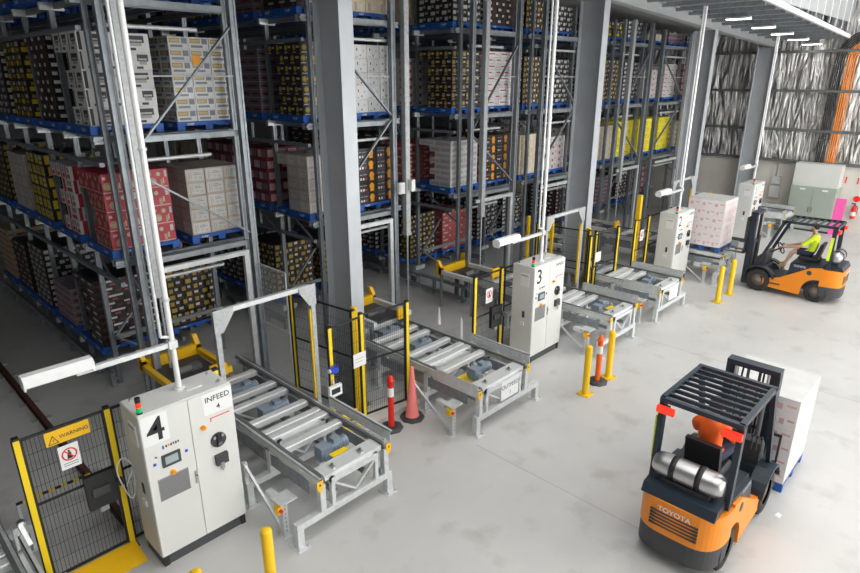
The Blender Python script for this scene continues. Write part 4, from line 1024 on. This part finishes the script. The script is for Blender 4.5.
def driver(label,loc,rz,shirt,shorts,hairm,bare):
    # seated, local frame of the forklift: facing +y, seat top at z 1.18
    J={'pel':(0,-.36,1.28),'wai':(0,-.4,1.43),'che':(0,-.4,1.62),'upc':(0,-.39,1.74),'nek':(0,-.37,1.83),'hd0':(0,-.35,1.90),'hd1':(0,-.34,1.98),'hd2':(0,-.345,2.06),'nose':(0,-.225,1.965),
       'hl':(-.1,-.34,1.27),'kl':(-.16,.08,1.26),'al':(-.15,.22,.84),'tl':(-.15,.36,.78),'hr':(.1,-.34,1.27),'kr':(.16,.08,1.26),'ar':(.15,.26,.84),'tr':(.15,.4,.78),
       'sl':(-.19,-.39,1.72),'el':(-.26,-.12,1.47),'wl':(-.19,.24,1.36),'pl':(-.165,.34,1.345),'sr':(.19,-.39,1.72),'er':(.26,-.12,1.47),'wr':(.19,.24,1.36),'pr':(.165,.34,1.345)}
    E=[('pel','wai'),('wai','che'),('che','upc'),('upc','nek'),('nek','hd0'),('hd0','hd1'),('hd1','hd2'),('hd1','nose'),('pel','hl'),('hl','kl'),('kl','al'),('al','tl'),('pel','hr'),('hr','kr'),('kr','ar'),('ar','tr'),
       ('upc','sl'),('sl','el'),('el','wl'),('wl','pl'),('upc','sr'),('sr','er'),('er','wr'),('wr','pr')]
    Rd={'pel':(.15,.11),'wai':(.14,.1),'che':(.155,.11),'upc':(.1,.07),'nek':.05,'hd0':.07,'hd1':.098,'hd2':.075,'nose':.016,'hl':.09,'kl':.062,'al':.04,'tl':.035,'hr':.09,'kr':.062,'ar':.04,'tr':.035,
        'sl':.066,'el':.045,'wl':.03,'pl':.036,'sr':.066,'er':.045,'wr':.03,'pr':.036}
    # fingers closing on the wheel rim
    for s,sg in (('l',-1),('r',1)):
        bx,by,bz=J['p'+s]
        for f in range(4):
            dx=sg*(.024-f*.016)
            a,b,c='f%s%da'%(s,f),'f%s%db'%(s,f),'f%s%dc'%(s,f); k=(1,1.12,1.05,.85)[f]
            J[a]=(bx+dx,by+.035,bz+.012); J[b]=(bx+dx,by+.035+.04*k,bz+.004); J[c]=(bx+dx,by+.035+.045*k,bz-.03)
            E+=[('p'+s,a),(a,b),(b,c)]; Rd[a]=.0095; Rd[b]=.009; Rd[c]=.008
        J['th'+s]=(bx-sg*.045,by+.0,bz+.01); J['tj'+s]=(bx-sg*.055,by+.045,bz-.01); E+=[('p'+s,'th'+s),('th'+s,'tj'+s)]; Rd['th'+s]=.011; Rd['tj'+s]=.009
    o=skinned('person',J,E,Rd,'skin',None,3); o.location=loc; o.rotation_euler=(0,0,rz)
    tag(o,label,'person')
    def garment(name,bones,m,off):
        # cloth shell cut from the body along whole bones
        src=o.data; segs=[(a,b,Vector(J[a]),Vector(J[b])) for a,b in E]
        keep=[]
        for v in src.vertices:
            best=None
            for a,b,p,q in segs:
                d=q-p; t=max(0,min(1,(v.co-p).dot(d)/d.length_squared)); r=(v.co-(p+d*t)).length
                if best is None or r<best[0]: best=(r,(a,b),t)
            lim=bones.get(best[1]); keep.append((lim is not None and lim[0]<=best[2]<=lim[1]) or (name=='shirt' and abs(v.co.x)<.21 and v.co.y<-.22 and 1.33<v.co.z<1.6))
        fs=[tuple(p.vertices) for p in src.polygons if all(keep[k] for k in p.vertices)]
        ids=sorted({k for f in fs for k in f}); mp={k:n for n,k in enumerate(ids)}
        me=bpy.data.meshes.new(name); me.from_pydata([src.vertices[k].co+src.vertices[k].normal*off for k in ids],[],[[mp[k] for k in f] for f in fs]); me.materials.append(M[m])
        for p in me.polygons: p.use_smooth=True
        g=bpy.data.objects.new(name,me); COL.objects.link(g); g.parent=o; return g
    F=(0,1); T={('pel','wai'):F,('pel','hl'):(0,.1),('pel','hr'):(0,.1),('wai','che'):F,('che','upc'):F,('upc','nek'):(0,.75),('upc','sl'):F,('upc','sr'):F}
    for s in 'lr':
        T[('s'+s,'e'+s)]=F if not bare else (0,.85)
        if not bare: T[('e'+s,'w'+s)]=(0,.9)
    garment('shirt',T,shirt,.016)
    T={('pel','wai'):(0,1)}
    for s in 'lr': T[('pel','h'+s)]=F; T[('h'+s,'k'+s)]=F if not bare else (0,.72); T[('k'+s,'a'+s)]=(0,.9) if not bare else (2,3)
    garment('shorts' if bare else 'trousers',T,shorts,.012)
    for s in 'lr':
        a,t_=Vector(J['a'+s]),Vector(J['t'+s])
        skinned('boot',{'a':tuple(a+Vector((0,0,.06))),'b':tuple(a+Vector((0,0,-.04))),'c':tuple(t_+Vector((0,.02,-.02)))},[('a','b'),('b','c')],{'a':.055,'b':.062,'c':.05},'boot',o)
    skinned('hair',{'a':(0,-.4,1.95),'b':(0,-.385,2.03),'c':(0,-.345,2.095),'d':(0,-.285,2.075)},[('a','b'),('b','c'),('c','d')],{'a':(.085,.06),'b':(.1,.08),'c':(.09,.07),'d':(.06,.035)},hairm,o)
    m=MB()
    for s in (-1,1): m.lathe([(.0,-.012),(.012,0),(.0,.012)],'white',8,(s*.034,-.252,1.99),'y'); m.lathe([(.0,-.006),(.006,0),(.0,.006)],'black',8,(s*.034,-.243,1.99),'y')
    m.build('eyes',o)
    MB().bx(-.028,.028,-.252,-.244,1.917,1.925,'c_maroon').build('mouth',o)
    for s in (-1,1): MB().lathe([(0,-.01),(.028,-.006),(.028,.006),(0,.01)],'skin',10,(s*.094,-.34,1.97),'x').build('ear',o)
    return o
p=driver('person in a bright yellow shirt and navy shorts seated driving the sharp forklift',(19.52,3.95,0),0,'hivis','navycloth','hair',True)
p=driver('person in an orange work shirt seated driving the forklift with red rear lights',(7.85,2.05,0),R(-90),'hivis_orange','navycloth','hair',False)

# floor litter and camera
o=thing('floor_scrap','small scrap of paper on the floor beside the moving forklift','scrap',(8.66,1.3,.001)); MB().add([(-.05,-.03,0),(.04,-.04,0),(.06,.02,.015),(-.03,.04,.005)],[(0,1,2,3)],'white').build('sheet',o)

cam=bpy.data.cameras.new('camera'); co=bpy.data.objects.new('camera',cam); COL.objects.link(co)
cam.sensor_width=36; cam.lens=601.2/860*36; cam.clip_end=200
yaw=R(46.234); pit=R(19.131)
fwd=Vector((math.sin(yaw)*math.cos(pit),math.cos(yaw)*math.cos(pit),-math.sin(pit)))
# level frame: forward direction in world = (sin yaw, cos yaw)
co.location=(0,0,6); co.rotation_euler=fwd.to_track_quat('-Z','Y').to_euler()
S.camera=co
w=bpy.data.worlds.new('world'); S.world=w; w.use_nodes=True
w.node_tree.nodes['Background'].inputs['Color'].default_value=(.75,.82,.9,1); w.node_tree.nodes['Background'].inputs['Strength'].default_value=.5
S.view_settings.view_transform='Standard'; S.view_settings.look='None'; S.view_settings.exposure=EXPO; S.view_settings.gamma=1; S.view_settings.use_curve_mapping=False
